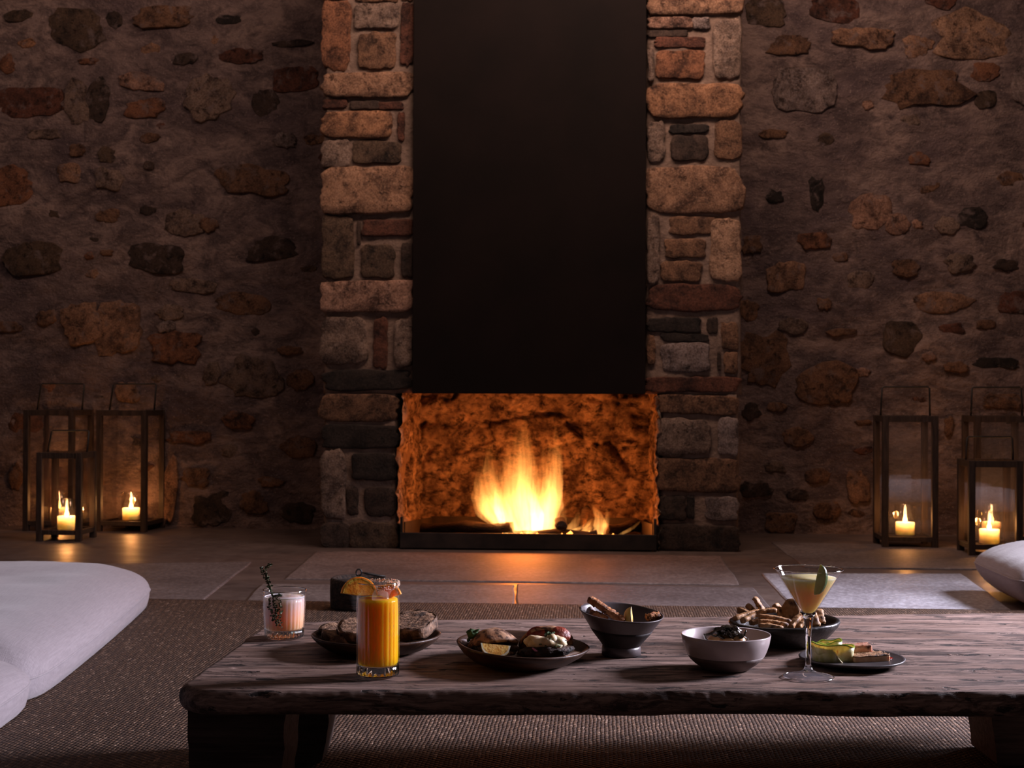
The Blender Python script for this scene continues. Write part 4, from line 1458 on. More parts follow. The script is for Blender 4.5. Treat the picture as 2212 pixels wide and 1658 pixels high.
# ================================================================== STUMP AND IRON TOOL ON THE RUG
sp = PZ(775, 1311, 0.012)
st = thing('charred_stump', 'small charred black wood stump standing on the rug behind the orange drink', 'stump', sp)
v, f = lathe([(0, 0), (0.080, 0.0), (0.084, 0.006), (0.085, 0.05), (0.084, 0.084), (0.080, 0.089), (0.072, 0.088), (0.068, 0.080), (0, 0.078)], 40,
             lambda th, r, z: ((r + 0.004 * nz((math.cos(th) * 3, math.sin(th) * 3, z * 8), 1.6, 3)) * math.cos(th), (r + 0.004 * nz((math.cos(th) * 3, math.sin(th) * 3, z * 8), 1.6, 3)) * math.sin(th), z))
mesh_obj('block', v, f, MT['char'], st)
it = thing('ring_handled_tool', 'slim black iron tool with a ring end lying across the charred stump', 'tool', sp + Vector((0, 0, 0.089)))
v, f = tube([(0.000 + 0.008 * math.cos(k * math.pi / 8), 0.0, 0.014 + 0.010 * math.sin(k * math.pi / 8)) for k in range(17)], 0.0028, 6, cap=False)
mesh_obj('ring', v, f, MT['iron'], it)
v, f = tube([(0.007, 0, 0.014), (0.03, 0.004, 0.010), (0.06, 0.008, 0.004), (0.078, 0.01, 0.003)], [0.003, 0.0065, 0.006, 0.003], 8, 0.6)
mesh_obj('shaft', v, f, MT['iron'], it)


# ================================================================== DRINKS
def onT(px, py):
    return PZ(px, py, HT)


def fluted(n, amp, z0, z1, ph=0.0):
    def rf(th, r, z):
        w = max(0.0, min(1.0, (z - z0) / 0.004)) * max(0.0, min(1.0, (z1 - z) / 0.006))
        rr = r + amp * (abs(math.sin(n * th / 2 + ph)) - 0.5) * w
        return (rr * math.cos(th), rr * math.sin(th), z)
    return rf


def salt(root, r, z, a0, a1, n, seed, name='rim_salt'):
    rnd = random.Random(seed)
    v, f = [], []
    for i in range(n):
        th = rnd.uniform(a0, a1)
        rr = r + rnd.uniform(-0.0012, 0.0012)
        c = Vector((rr * math.cos(th), rr * math.sin(th), z + rnd.uniform(-0.004, 0.0015)))
        s = rnd.uniform(0.0004, 0.0010)
        b = len(v)
        for d in ((1, 0, 0), (-1, 0, 0), (0, 1, 0), (0, -1, 0), (0, 0, 1), (0, 0, -1)):
            v.append(c + Vector(d) * s * rnd.uniform(0.7, 1.3))
        for t3 in ((0, 2, 4), (2, 1, 4), (1, 3, 4), (3, 0, 4), (2, 0, 5), (1, 2, 5), (3, 1, 5), (0, 3, 5)):
            f.append(tuple(b + q for q in t3))
    return mesh_obj(name, v, f, MT['crystal'], root, smooth=False, kind='stuff')


def rim_ring(root, r, z, t):
    v, f = tube([Vector((math.cos(i * math.pi / 32) * r, math.sin(i * math.pi / 32) * r, z)) for i in range(66)], t, 8, cap=False)
    return mesh_obj('rim', v, f, MT['glass'], root)


# --- tall tumbler with the orange drink
hp = onT(816, 1458)
hb = thing('highball_glass', 'tall fluted tumbler of orange drink with ice on the table edge', 'glass', hp)
Rg, Hg, Bg = 0.0315, 0.1375, 0.016
v, f = lathe([(Rg, Bg * 0.6), (Rg, 0.03), (Rg, 0.07), (Rg, 0.105), (Rg - 0.0001, 0.118), (Rg, Hg - 0.001), (Rg - 0.0007, Hg), (Rg - 0.0014, Hg - 0.001), (Rg - 0.0016, 0.118), (Rg - 0.0016, 0.06), (Rg - 0.0016, Bg + 0.002)], 168, fluted(22, 0.0011, 0.0, 0.113))
mesh_obj('glass_wall', v, f, MT['glass_wall'], hb)
v, f = lathe([(0, 0.0015), (Rg * 0.85, 0.0), (Rg - 0.001, 0.0015), (Rg, 0.004), (Rg, Bg), (Rg - 0.002, Bg + 0.001), (0, Bg - 0.001)], 168, fluted(22, 0.0016, 0.001, Bg))
mesh_obj('thick_base', v, f, MT['glass'], hb)
v, f = lathe([(0, Bg + 0.0008), (Rg - 0.0045, Bg + 0.001), (Rg - 0.0028, Bg + 0.003), (Rg - 0.0028, 0.03), (Rg - 0.0028, 0.06), (Rg - 0.0026, 0.09), (Rg - 0.0026, 0.11), (Rg - 0.0030, 0.1135), (0, 0.1135)], 176, fluted(22, 0.0016, Bg, 0.112))
mesh_obj('drink', v, f, MT['orange_drink'], hb)
rim_ring(hb, Rg - 0.0007, Hg, 0.0009)
salt(hb, Rg - 0.0007, Hg, -0.4, 2.2, 330, 3)
salt(hb, Rg - 0.0002, Hg - 0.004, -1.6, -0.2, 90, 4)


def ice(loc, s, rot, label, seed, grp):
    bm = box_bm(s, s * 0.9, s * 0.8, (0, 0, 0), s * 0.16, 3)
    for q in bm.verts:
        q.co = q.co * (1 + 0.10 * nz(q.co, 90, seed))
    o = bm_obj('ice_cube', bm, MT['ice'], None, loc, rot)
    tag(o, label, 'ice cube', grp)
    return o


hm = Matrix.Rotation(YAW, 4, 'Z')
ice(hp + hm @ Vector((0.004, -0.010, 0.1165)), 0.022, (0.5, 0.35, 0.4), 'ice cube at the front of the orange drink, poking out of its top', 2, 'ice cubes in the orange drink')
ice(hp + hm @ Vector((0.010, 0.008, 0.119)), 0.020, (0.2, -0.4, 1.0), 'ice cube at the back of the orange drink, beside the inner orange slice', 5, 'ice cubes in the orange drink')


def citrus_wheel(name, label, cat, loc, rot, r, th, a0, a1, rind, flesh, nseg=5):
    """part wheel: flesh sector (a0..a1) with rind band, pith ring and membranes; stands in its local XZ plane"""
    t = thing(name, label, cat, loc, 0)
    t.rotation_euler = rot
    n = 26
    A = [a0 + (a1 - a0) * i / n for i in range(n + 1)]

    def sector(r0, r1, y0, y1):
        v, f = [], []
        for a in A:
            c, s = math.cos(a), math.sin(a)
            v += [(r0 * c, y0, r0 * s), (r1 * c, y0, r1 * s), (r1 * c, y1, r1 * s), (r0 * c, y1, r0 * s)]
        for i in range(n):
            b = 4 * i
            for k in range(4):
                j = (k + 1) % 4
                f.append((b + k, b + j, b + 4 + j, b + 4 + k))
        f.append((0, 1, 2, 3))
        f.append(tuple(4 * n + k for k in (3, 2, 1, 0)))
        return v, f
    v, f = sector(0.0005, r * 0.86, -th / 2, th / 2)
    mesh_obj('flesh', v, f, flesh, t, smooth=False)
    v, f = sector(r * 0.855, r * 0.92, -th / 2 - 0.0002, th / 2 + 0.0002)
    mesh_obj('pith', v, f, MT['pith'] if rind is not MT['orange_rind'] else flesh, t, smooth=False)
    v, f = sector(r * 0.915, r, -th / 2 - 0.0001, th / 2 + 0.0001)
    mesh_obj('rind', v, f, rind, t, smooth=False)
    return t


ow = hp + hm @ Vector((-0.0275, -0.006, Hg - 0.019))
citrus_wheel('orange_slice', 'orange slice perched on the tumbler rim', 'orange slice', ow, (R2(-18), R2(8), YAW + R2(14)), 0.0275, 0.005, R2(8), R2(178), MT['orange_rind'], MT['orange_flesh'])
ow2 = hp + hm @ Vector((0.014, 0.014, Hg - 0.026))
citrus_wheel('orange_slice', 'orange slice sunk into the ice inside the tumbler', 'orange slice', ow2, (R2(-5), 0, YAW + R2(-20)), 0.022, 0.004, R2(20), R2(160), MT['orange_rind'], MT['orange_flesh'])

# --- short tumbler with the pink drink
rp_ = onT(614, 1376)
rk = thing('rocks_glass', 'short fluted tumbler of pink drink with a thyme sprig', 'glass', rp_)
Rr, Hr, Br = 0.0368, 0.081, 0.0145
taper = lambda z: 0.0325 + (Rr - 0.0325) * min(1, z / Hr)


def rk_rf(th, r, z):
    w = max(0.0, min(1.0, z / 0.003)) * max(0.0, min(1.0, (0.064 - z) / 0.006))
    rr = r * taper(z) / Rr + 0.0013 * (abs(math.sin(13 * th)) - 0.5) * w * (1 if r > 0.02 else 0)
    return (rr * math.cos(th), rr * math.sin(th), z)


v, f = lathe([(Rr, Br * 0.6), (Rr, 0.03), (Rr, 0.055), (Rr, 0.066), (Rr, Hr - 0.001), (Rr - 0.0007, Hr), (Rr - 0.0014, Hr - 0.001), (Rr - 0.0016, 0.06), (Rr - 0.0016, Br + 0.002)], 168, rk_rf)
mesh_obj('glass_wall', v, f, MT['glass_wall'], rk)
v, f = lathe([(0, 0.0015), (Rr * 0.85, 0.0), (Rr - 0.001, 0.0012), (Rr, 0.004), (Rr, Br), (Rr - 0.002, Br + 0.001), (0, Br - 0.002)], 168, rk_rf)
mesh_obj('thick_base', v, f, MT['glass'], rk)
v, f = lathe([(0, Br), (Rr - 0.0048, Br + 0.001), (Rr - 0.0028, Br + 0.003), (Rr - 0.0026, 0.035), (Rr - 0.0026, 0.05), (Rr - 0.0026, 0.06), (Rr - 0.0028, 0.0695), (0, 0.0695)], 168, rk_rf)
mesh_obj('drink', v, f, MT['pink_drink'], rk)
v, f = tube([Vector((math.cos(i * math.pi / 24) * 0.0330, math.sin(i * math.pi / 24) * 0.0330, 0.0698)) for i in range(50)], 0.0011, 6, cap=False)
mesh_obj('foam_line', v, f, MT['foam'], rk)
ice(rp_ + hm @ Vector((0.010, 0.002, 0.0665)), 0.022, (0.15, 0.1, 0.5), 'ice cube floating in the pink drink', 8, None)

rim_ring(rk, Rr - 0.0007, Hr, 0.0010)

# thyme sprig: stems and leaves
tr_ = thing('thyme_sprig', 'thyme sprig with thin curling stems standing in the pink drink', 'thyme', rp_ + hm @ Vector((-0.024, -0.020, 0.062)))
base_d = (rp_.x * AF.x + rp_.y * AF.y) - 0.030
o0 = tr_.location
rt = Matrix.Rotation(-YAW, 4, 'Z')
stems = [[(590, 1290), (583, 1275), (578, 1258), (569, 1243), (565, 1228)], [(592, 1290), (580, 1262), (577, 1245), (576, 1228), (584, 1218)], [(588, 1285), (586, 1272), (580, 1255), (573, 1240)],
         [(590, 1290), (592, 1304), (597, 1318), (595, 1336), (600, 1350)], [(594, 1288), (604, 1300), (606, 1318), (603, 1336), (608, 1356)], [(584, 1290), (581, 1306), (586, 1322), (592, 1340)], [(588, 1288), (598, 1287), (606, 1286)]]
lv, lf = [], []
rnd = random.Random(5)
for si, sx in enumerate(stems):
    pts = smooth_path([rt @ (PD(x, y, base_d - (0.012 if y > 1292 else 0.0)) - o0) for x, y in sx], 16)
    v, f = tube(pts, [0.0009 - 0.0004 * i / 15 for i in range(16)], 5)
    mesh_obj('stem', v, f, MT['thyme_stem'], tr_)
    for i in range(1, 16):
        dense = 6 if (si in (0, 1) and i > 11) or si in (3, 6) else 3
        for k in range(dense):
            if rnd.random() < 0.2:
                continue
            a = rnd.uniform(0, 6.283)
            d = Vector((math.cos(a), math.sin(a) * 0.8, rnd.uniform(-0.2, 0.9))).normalized()
            p = pts[i]
            L_ = rnd.uniform(0.0028, 0.0058)
            sd = d.cross(Vector((0, 1, 0.3))).normalized() * L_ * 0.32
            up = d.cross(sd).normalized() * 0.0005
            b = len(lv)
            lv += [p, p + d * L_ * 0.5 + sd + up, p + d * L_, p + d * L_ * 0.5 - sd + up, p + d * L_ * 0.5 - up]
            lf += [(b, b + 1, b + 2), (b, b + 2, b + 3), (b, b + 4, b + 1), (b + 1, b + 4, b + 2), (b + 2, b + 4, b + 3), (b + 3, b + 4, b)]
mesh_obj('leaves', lv, lf, MT['thyme_leaf'], tr_, kind='stuff', smooth=False)

# --- stemmed cocktail glass
mp = onT(1746, 1462)
mg = thing('martini_glass', 'stemmed conical cocktail glass of pale yellow drink with a lime wedge', 'glass', mp)
Rm, Hm = 0.0498, 0.1600
zc = 0.088
v, f = lathe([(0.0035, zc - 0.004), (0.0075, zc + 0.003), (0.012, zc + 0.0095), (Rm, Hm), (Rm + 0.0003, Hm + 0.0008), (Rm - 0.0008, Hm + 0.0006), (0.0112, zc + 0.0110), (0.0055, zc + 0.005), (0, zc + 0.0035)], 96)
mesh_obj('glass_bowl', v, f, MT['glass_wall'], mg)
v, f = lathe([(0, 0.0016), (0.030, 0.0006), (0.0365, 0.0), (0.0372, 0.0008), (0.0365, 0.0016), (0.028, 0.0032), (0.014, 0.0072), (0.0062, 0.0118)], 64)
mesh_obj('foot', v, f, MT['foot_glass'], mg)
rim_ring(mg, 0.0370, 0.0009, 0.0009)
v, f = lathe([(0, 0.0075), (0.0090, 0.0100), (0.0064, 0.0128), (0.0042, 0.019), (0.0036, 0.035), (0.0038, 0.055), (0.0050, 0.072), (0.0068, zc - 0.003), (0.0110, zc + 0.008), (0.006, zc + 0.0036), (0, zc + 0.0028)], 64)
mesh_obj('stem', v, f, MT['glass'], mg)
zl = 0.1475
rl = lambda z: 0.0112 + (Rm - 0.0008 - 0.0112) * (z - (zc + 0.011)) / (Hm - zc - 0.011) - 0.0006
v, f = lathe([(0, zc + 0.0045), (0.0052, zc + 0.0062), (rl(zc + 0.012), zc + 0.012), (rl(0.125), 0.125), (rl(zl - 0.0008), zl - 0.0008), (rl(zl) - 0.0004, zl), (0, zl)], 72)
mesh_obj('drink', v, f, MT['pale_drink'], mg)
rim_ring(mg, Rm - 0.0002, Hm, 0.0009)
# lime wedge on the rim
lw = thing('lime_wedge', 'green lime wedge hooked over the cocktail glass rim', 'lime', PD(1770, 1252, (mp.x * AF.x + mp.y * AF.y) - 0.043))
n = 18
vr, fr_, vf, ff = [], [], [], []
A0 = [(-1 + 2 * i / n) for i in range(n + 1)]
hl = 0.0225
for a in A0:
    w = math.sqrt(max(0, 1 - a * a))
    zz = a * hl
    # crescent: outer rind bulges to +x/-y, flesh edge straight
    for k in range(7):
        ph = -0.75 + 1.5 * k / 6
        vr.append((0.0135 * w * math.cos(ph) - 0.002, -0.0120 * w * math.sin(ph) - 0.001, zz))
m = 7
for i in range(n):
    for k in range(m - 1):
        fr_.append((i * m + k, i * m + k + 1, (i + 1) * m + k + 1, (i + 1) * m + k))
mesh_obj('rind', vr, fr_, MT['lime_rind'], lw)
for i in range(n + 1):
    a = A0[i]
    vf.append(vr[i * m])
    vf.append((-0.0035 - 0.0015 * (1 - a * a), 0, a * hl))
    vf.append(vr[i * m + m - 1])
for i in range(n):
    ff.append((3 * i, 3 * i + 1, 3 * i + 4, 3 * i + 3))
    ff.append((3 * i + 1, 3 * i + 2, 3 * i + 5, 3 * i + 4))
mesh_obj('flesh', vf, ff, MT['lime_flesh'], lw)
lw.rotation_euler = (R2(4), R2(11), YAW + R2(-8))


# ================================================================== PLATES AND BOWLS
def plate(name, label, cat, px, py, prof, mats, sx=1.0, sy=1.0, seed=0, wob=0.002, tilt=None, seg=96, loc=None):
    t = thing(name, label, cat, loc if loc is not None else onT(px, py))

    def rf(th, r, z):
        w = 1 + wob / 0.1 * mnoise.noise(Vector((math.cos(th) * 1.4 + seed, math.sin(th) * 1.4, seed)))
        x, y = r * math.cos(th) * w * sx, r * math.sin(th) * w * sy
        if tilt:
            z = z + (tilt[0] * x + tilt[1] * y) * min(1.0, z / tilt[2])
        return (x, y, z)
    for nm, p, m in zip(('body', 'foot', 'lower_glaze'), prof, mats):
        v, f = lathe(p, seg, rf)
        mesh_obj(nm, v, f, m, t)
    return t


def wood_plate_prof(r, h, foot):
    return [(0, 0.001), (foot * 0.9, 0.0), (foot, 0.001), (foot + 0.012, 0.005), (r - 0.010, h * 0.55), (r - 0.002, h * 0.86), (r, h), (r - 0.002, h + 0.0012), (r - 0.006, h), (r - 0.012, h * 0.72), (r - 0.022, h * 0.42), (foot, 0.0085), (0, 0.008)]


bp = onT(812, 1404)
pl1 = plate('wooden_plate', 'dark round wooden plate of toasted bread behind the orange drink', 'plate', 812, 1404, [wood_plate_prof(0.105, 0.0265, 0.068)], [MT['plate_wood']], 1.0, 1.0, 2)
# small pegs let into the plate edge
pp = onT(1128, 1430)
pl2 = plate('wooden_plate', 'dark oval wooden plate holding two stuffed flatbreads and a lemon wedge', 'plate', 1128, 1430, [wood_plate_prof(0.103, 0.0285, 0.066)], [MT['plate_wood']], 1.0, 1.14, 5, 0.005, (-0.05, 0.0, 0.028))


# --- bread
def bread_outline(w, h, seed, n=34):
    out = []
    for i in range(n):
        th = 2 * math.pi * i / n
        c, s = math.cos(th), math.sin(th)
        e = 2.7 if s < 0 else 2.2
        r = (abs(c) ** e + abs(s) ** e) ** (-1 / e)
        r *= 1 + 0.07 * mnoise.noise(Vector((c * 1.7, s * 1.7, seed * 2.1))) + 0.025 * mnoise.noise(Vector((c * 6, s * 6, seed)))
        out.append((c * r * w / 2, s * r * h / 2))
    return out


def bread(label, px, py, d, w, h, th, rot, seed):
    o0 = PD(px, py, d)
    t = thing('bread_slice', label, 'bread', o0)
    t.rotation_euler = rot
    ol = bread_outline(w, h, seed)
    n = len(ol)
    # crumb faces, crust band around
    v, f = [], []
    lev = [(-th / 2, 0.35), (-th / 2, 0.72), (-th / 2, 0.955), (th / 2, 0.955), (th / 2, 0.72), (th / 2, 0.35)]
    for z, s in lev:
        for x, y in ol:
            q = Vector((x * s, y * s, z))
            q.z += 0.0016 * nz(q, 160, seed) + 0.002 * nz(q, 60, seed)
            v.append(q)
    for k in range(5):
        for i in range(n):
            j = (i + 1) % n
            f.append((k * n + i, k * n + j, (k + 1) * n + j, (k + 1) * n + i))
    f.append(tuple(range(n))[::-1])
    f.append(tuple(5 * n + i for i in range(n)))
    mesh_obj('crumb', v, f, MT['crumb'], t)
    v, f = [], []
    lev = [(-th / 2, 0.95), (-th / 2 - 0.0008, 0.985), (-th * 0.3, 1.015), (th * 0.3, 1.015), (th / 2 + 0.0008, 0.985), (th / 2, 0.95)]
    for z, s in lev:
        for x, y in ol:
            q = Vector((x * s, y * s, z))
            q += Vector((x, y, 0)).normalized() * 0.0016 * nz(q, 130, seed)
            q.z += 0.002 * nz(q, 60, seed)
            v.append(q)
    for k in range(5):
        for i in range(n):
            j = (i + 1) % n
            f.append((k * n + i, k * n + j, (k + 1) * n + j, (k + 1) * n + i))
    mesh_obj('crust', v, f, MT['crust'], t)
    return t


bread('thick toasted bread slice leaning flat towards the flatbread plate', 890, 1350, 2.305, 0.078, 0.086, 0.018, (R2(14), R2(-3), YAW + R2(-16)), 1)
bread('toasted bread slice lying flat by the rim beneath the pink drink glass', 735, 1375, 2.290, 0.060, 0.060, 0.016, (R2(5), R2(3), YAW + R2(18)), 2)
bread('dark crusted bread slice overlapping the pile just beside the orange drink', 768, 1360, 2.285, 0.060, 0.054, 0.015, (R2(20), R2(6), YAW + R2(-10)), 3)
bread('toasted bread slice hidden behind the orange drink', 815, 1366, 2.345, 0.080, 0.050, 0.016, (R2(8), R2(2), YAW + R2(15)), 4)
bread('pale toasted crust tip at the plate rim beside the pink drink', 722, 1358, 2.335, 0.052, 0.034, 0.010, (R2(8), R2(-4), YAW + R2(30)), 6)


# --- stuffed flatbreads
def flat_dome(root, name, mat, c, rx, ry, hz, th, tilt, seed, fold=0.6, a0=0, a1=2 * math.pi, wav=0.06):
    n, m = 40, 12
    v, f = [], []
    for j in range(m + 1):
        r = j / m
        for i in range(n):
            th_ = a0 + (a1 - a0) * i / n
            x, y = rx * r * math.cos(th_), ry * r * math.sin(th_)
            z = hz * (1 - r ** 2.4) + 0.08 * hz * mnoise.noise(Vector((x * 60, y * 60, seed)))
            k = 1 + wav * mnoise.noise(Vector((math.cos(th_) * 2, math.sin(th_) * 2, seed + 3)))
            v.append(Vector((x * k, y * k, z)))
    for j in range(m):
        for i in range(n):
            q = (i + 1) % n
            f.append((j * n + i, (j + 1) * n + i, (j + 1) * n + q, j * n + q))
    base = len(v)
    v += [Vector((p.x * 0.95, p.y * 0.95, max(p.z - th, -0.004 - 0 * p.z) if p.z > 0.002 else p.z - 0.004)) for p in v]
    f += [tuple(base + q for q in t)[::-1] for t in list(f)]
    for i in range(n):
        q = (i + 1) % n
        f.append((m * n + i, base + m * n + i, base + m * n + q, m * n + q))
    M = Matrix.Translation(Vector(c)) @ tilt
    return mesh_obj(name, [M @ p for p in v], f, mat, root)


def herbs(root, pts, mat, seed, n=5, spread=0.004, size=(0.001, 0.0022), name='herbs'):
    rnd = random.Random(seed)
    v, f = [], []
    for p in pts:
        for i in range(n):
            c = Vector(p) + Vector((rnd.gauss(0, spread), rnd.gauss(0, spread), rnd.uniform(0, 0.0015)))
            s = rnd.uniform(*size)
            b = len(v)
            for d in ((1, 0, 0), (-1, 0, 0), (0, 1, 0), (0, -1, 0), (0, 0, .5), (0, 0, -.5)):
                v.append(c + Vector(d) * s * rnd.uniform(0.6, 1.4))
            for t3 in ((0, 2, 4), (2, 1, 4), (1, 3, 4), (3, 0, 4), (2, 0, 5), (1, 2, 5), (3, 1, 5), (0, 3, 5)):
                f.append(tuple(b + q for q in t3))
    return mesh_obj(name, v, f, mat, root, kind='stuff', smooth=False)


def rotm(ax, ay, az):
    return Matrix.Rotation(R2(az), 4, 'Z') @ Matrix.Rotation(R2(ay), 4, 'Y') @ Matrix.Rotation(R2(ax), 4, 'X')


dP = pp.x * AF.x + pp.y * AF.y
DR = dP - 0.022


def put(root, px, py, d):
    """pixel + depth -> the root's own space"""
    return rt @ (PD(px, py, d) - root.location)


fb = thing('stuffed_flatbread', 'open flatbread with dark patty, herbed cream and red slices facing the viewer', 'flatbread', PD(1180, 1424, DR))
flat_dome(fb, 'bread', MT['pita'], put(fb, 1180, 1386, DR + 0.022), 0.043, 0.034, 0.020, 0.005, rotm(-52, 0, 6), 3, wav=0.05)
flat_dome(fb, 'bread', MT['pita'], put(fb, 1178, 1416, DR + 0.005), 0.045, 0.034, 0.007, 0.004, rotm(-4, 0, 0), 7, wav=0.08)
b_ = blob(0.0425, 0.028, 0.0105, 0.16, 90, 4, 4)
bm_obj('patty', b_, MT['patty'], fb, put(fb, 1178, 1406, DR - 0.006), (R2(-8), R2(-3), 0))
b_ = blob(0.031, 0.016, 0.0125, 0.30, 70, 6, 4)
bm_obj('cream', b_, MT['cream'], fb, put(fb, 1178, 1391, DR - 0.010), (R2(-28), R2(4), R2(-4)))
b_ = blob(0.013, 0.010, 0.009, 0.25, 90, 8, 3)
bm_obj('cream', b_, MT['cream'], fb, put(fb, 1206, 1385, DR - 0.012), (0, R2(10), 0))
b_ = blob(0.0085, 0.008, 0.0085, 0.15, 90, 9, 3)
bm_obj('cream', b_, MT['cream'], fb, put(fb, 1192, 1380, DR - 0.016))
for (x, y, w, ry_, sd) in ((1158, 1370, 0.0145, -14, 2), (1211, 1371, 0.0150, 30, 3)):
    v, f = lathe([(0, 0), (w * 0.95, 0), (w, 0.0018), (w * 0.95, 0.0036), (0, 0.0036)], 24, lambda th, r, z: (r * math.cos(th) * (1 + 0.06 * math.sin(3 * th)), r * math.sin(th) * 0.85, z + 0.0012 * math.sin(th * 2)))
    mesh_obj('red_slice', v, f, MT['red_slice'], fb, put(fb, x, y, DR + 0.002), (R2(62), R2(ry_), 0))
v, f = tube([put(fb, x, y, DR - 0.030) for x, y in ((1150, 1399), (1156, 1404), (1161, 1406))], [0.002, 0.003, 0.0015], 8, 0.6)
mesh_obj('onion_strip', v, f, MT['onion'], fb)
herbs(fb, [put(fb, x, y, DR - 0.026) for x, y in ((1185, 1384), (1190, 1381), (1200, 1397), (1208, 1396), (1166, 1392), (1178, 1396), (1221, 1384))], MT['herb'], 4, 3, 0.0016)
herbs(fb, [put(fb, x, y, DR - 0.024) for x, y in ((1186, 1367), (1190, 1368), (1182, 1370))], MT['herb'], 6, 9, 0.0026, (0.0012, 0.003))

fb2 = thing('stuffed_flatbread', 'folded charred flatbread behind the lemon wedge', 'flatbread', PD(1062, 1412, DR + 0.012))
flat_dome(fb2, 'bread', MT['pita'], put(fb2, 1064, 1392, DR + 0.018), 0.041, 0.032, 0.026, 0.005, rotm(-22, -6, 4), 13, wav=0.07)
b_ = blob(0.036, 0.020, 0.009, 0.25, 80, 14, 3)
bm_obj('filling', b_, MT['patty'], fb2, put(fb2, 1068, 1401, DR + 0.004), (R2(-12), 0, 0))
flat_dome(fb2, 'bread', MT['pita'], put(fb2, 1060, 1408, DR + 0.006), 0.040, 0.030, 0.005, 0.004, rotm(-4, -2, 0), 17, wav=0.07)
b_ = blob(0.009, 0.006, 0.008, 0.5, 160, 15, 3)
bm_obj('lettuce', b_, MT['herb'], fb2, put(fb2, 1021, 1369, DR + 0.016), (0, R2(40), 0))
v, f = tube(smooth_path([put(fb2, x, y, DR + 0.016) for x, y in ((1010, 1385), (1016, 1376), (1026, 1364), (1036, 1358))], 10), [0.003, 0.006, 0.005, 0.004, 0.004, 0.004, 0.004, 0.004, 0.003, 0.002], 8, 0.5)
mesh_obj('lettuce', v, f, MT['herb'], fb2)

# sauce pooled on the plate and a dab of cream at its rim
sm = outline_slab([(0.047 * math.cos(a) * (1 + 0.14 * mnoise.noise(Vector((math.cos(a) * 2, math.sin(a) * 2, 4)))), 0.028 * math.sin(a) * (1 + 0.2 * mnoise.noise(Vector((math.cos(a) * 2, math.sin(a) * 2, 9))))) for a in [2 * math.pi * i / 36 for i in range(36)]],
                  0.005, 'sauce_pool', MT['sauce'], None, pp + hm @ Vector((0.044, -0.018, 0.0102)), (R2(6), R2(-5), YAW), 0.0012, 0.002, 0.0016, 60, 3)
tag(sm, 'smear of pale pink sauce on the flatbread plate', 'sauce')
b_ = blob(0.010, 0.010, 0.006, 0.2, 80, 3, 3)
cd = bm_obj('cream_dab', b_, MT['white_glaze'], None, PD(1003, 1388, dP + 0.012), (0, R2(10), YAW))
tag(cd, 'dab of white cream at the flatbread plate rim', 'cream')


def lemon_wedge(name, label, loc, L_, depth, rot, a0=-0.62, a1=0.62):
    """segment of a lemon: two flat cut faces meeting on a straight edge, curved rind"""
    t = thing(name, label, 'lemon', loc)
    t.rotation_euler = rot
    n, m = 20, 8
    v, f = [], []
    for i in range(n + 1):
        a = -1 + 2 * i / n
        w = math.sqrt(max(0.0, 1 - a * a)) * depth
        for k in range(m + 1):
            ph = a0 + (a1 - a0) * k / m
            v.append((a * L_ / 2, w * math.sin(ph), -w * math.cos(ph)))
    for i in range(n):
        for k in range(m):
            f.append((i * (m + 1) + k, i * (m + 1) + k + 1, (i + 1) * (m + 1) + k + 1, (i + 1) * (m + 1) + k))
    mesh_obj('rind', v, f, MT['lemon_rind'], t)
    for sgn, ph, in ((-1, a0), (1, a1)):
        v, f = [], []
        for i in range(n + 1):
            a = -1 + 2 * i / n
            w = math.sqrt(max(0.0, 1 - a * a)) * depth
            v.append((a * L_ / 2, 0, 0.0))
            v.append((a * L_ / 2 * 0.9, w * 0.86 * math.sin(ph), -w * 0.86 * math.cos(ph)))
        for i in range(n):
            f.append((2 * i, 2 * i + 1, 2 * i + 3, 2 * i + 2))
        mesh_obj('flesh', v, f, MT['lemon_flesh'], t)
        v, f = [], []
        for i in range(n + 1):
            a = -1 + 2 * i / n
            w = math.sqrt(max(0.0, 1 - a * a)) * depth
            v.append((a * L_ / 2 * 0.9, w * 0.86 * math.sin(ph), -w * 0.86 * math.cos(ph)))
            v.append((a * L_ / 2, w * math.sin(ph), -w * math.cos(ph)))
        for i in range(n):
            f.append((2 * i, 2 * i + 1, 2 * i + 3, 2 * i + 2))
        mesh_obj('pith', v, f, MT['pith'], t)
    return t


lemon_wedge('lemon_wedge', 'lemon wedge resting on the flatbread plate', PD(1071, 1391, dP - 0.052), 0.046, 0.023, (R2(-14), R2(6), YAW + R2(4)), -0.5, 0.75)

# --- conical grey bowl
cp = onT(1342, 1413)
dC = cp.x * AF.x + cp.y * AF.y
Hc = 0.068
tl = (-0.085, 0.075, Hc)
cb = plate('conical_bowl', 'grey conical stoneware bowl on a tall foot with fried sticks', 'bowl', 1342, 1413,
           [[(0.029, 0.014), (0.033, 0.020), (0.046, 0.036), (0.0665, Hc - 0.002), (0.0678, Hc), (0.0662, Hc + 0.0006), (0.0645, Hc - 0.002), (0.043, 0.036), (0.028, 0.021), (0, 0.018)],
            [(0, 0.001), (0.029, 0.0), (0.0315, 0.001), (0.0312, 0.012), (0.0298, 0.0155), (0.026, 0.017)],
            [(0.0300, 0.0150), (0.0337, 0.0201), (0.0466, 0.0360), (0.0505, 0.0418), (0.0498, 0.0420)]],
           [MT['grey_glaze'], MT['grey_glaze'], MT['dark_glaze']], 1, 1, 7, 0.001, tl)


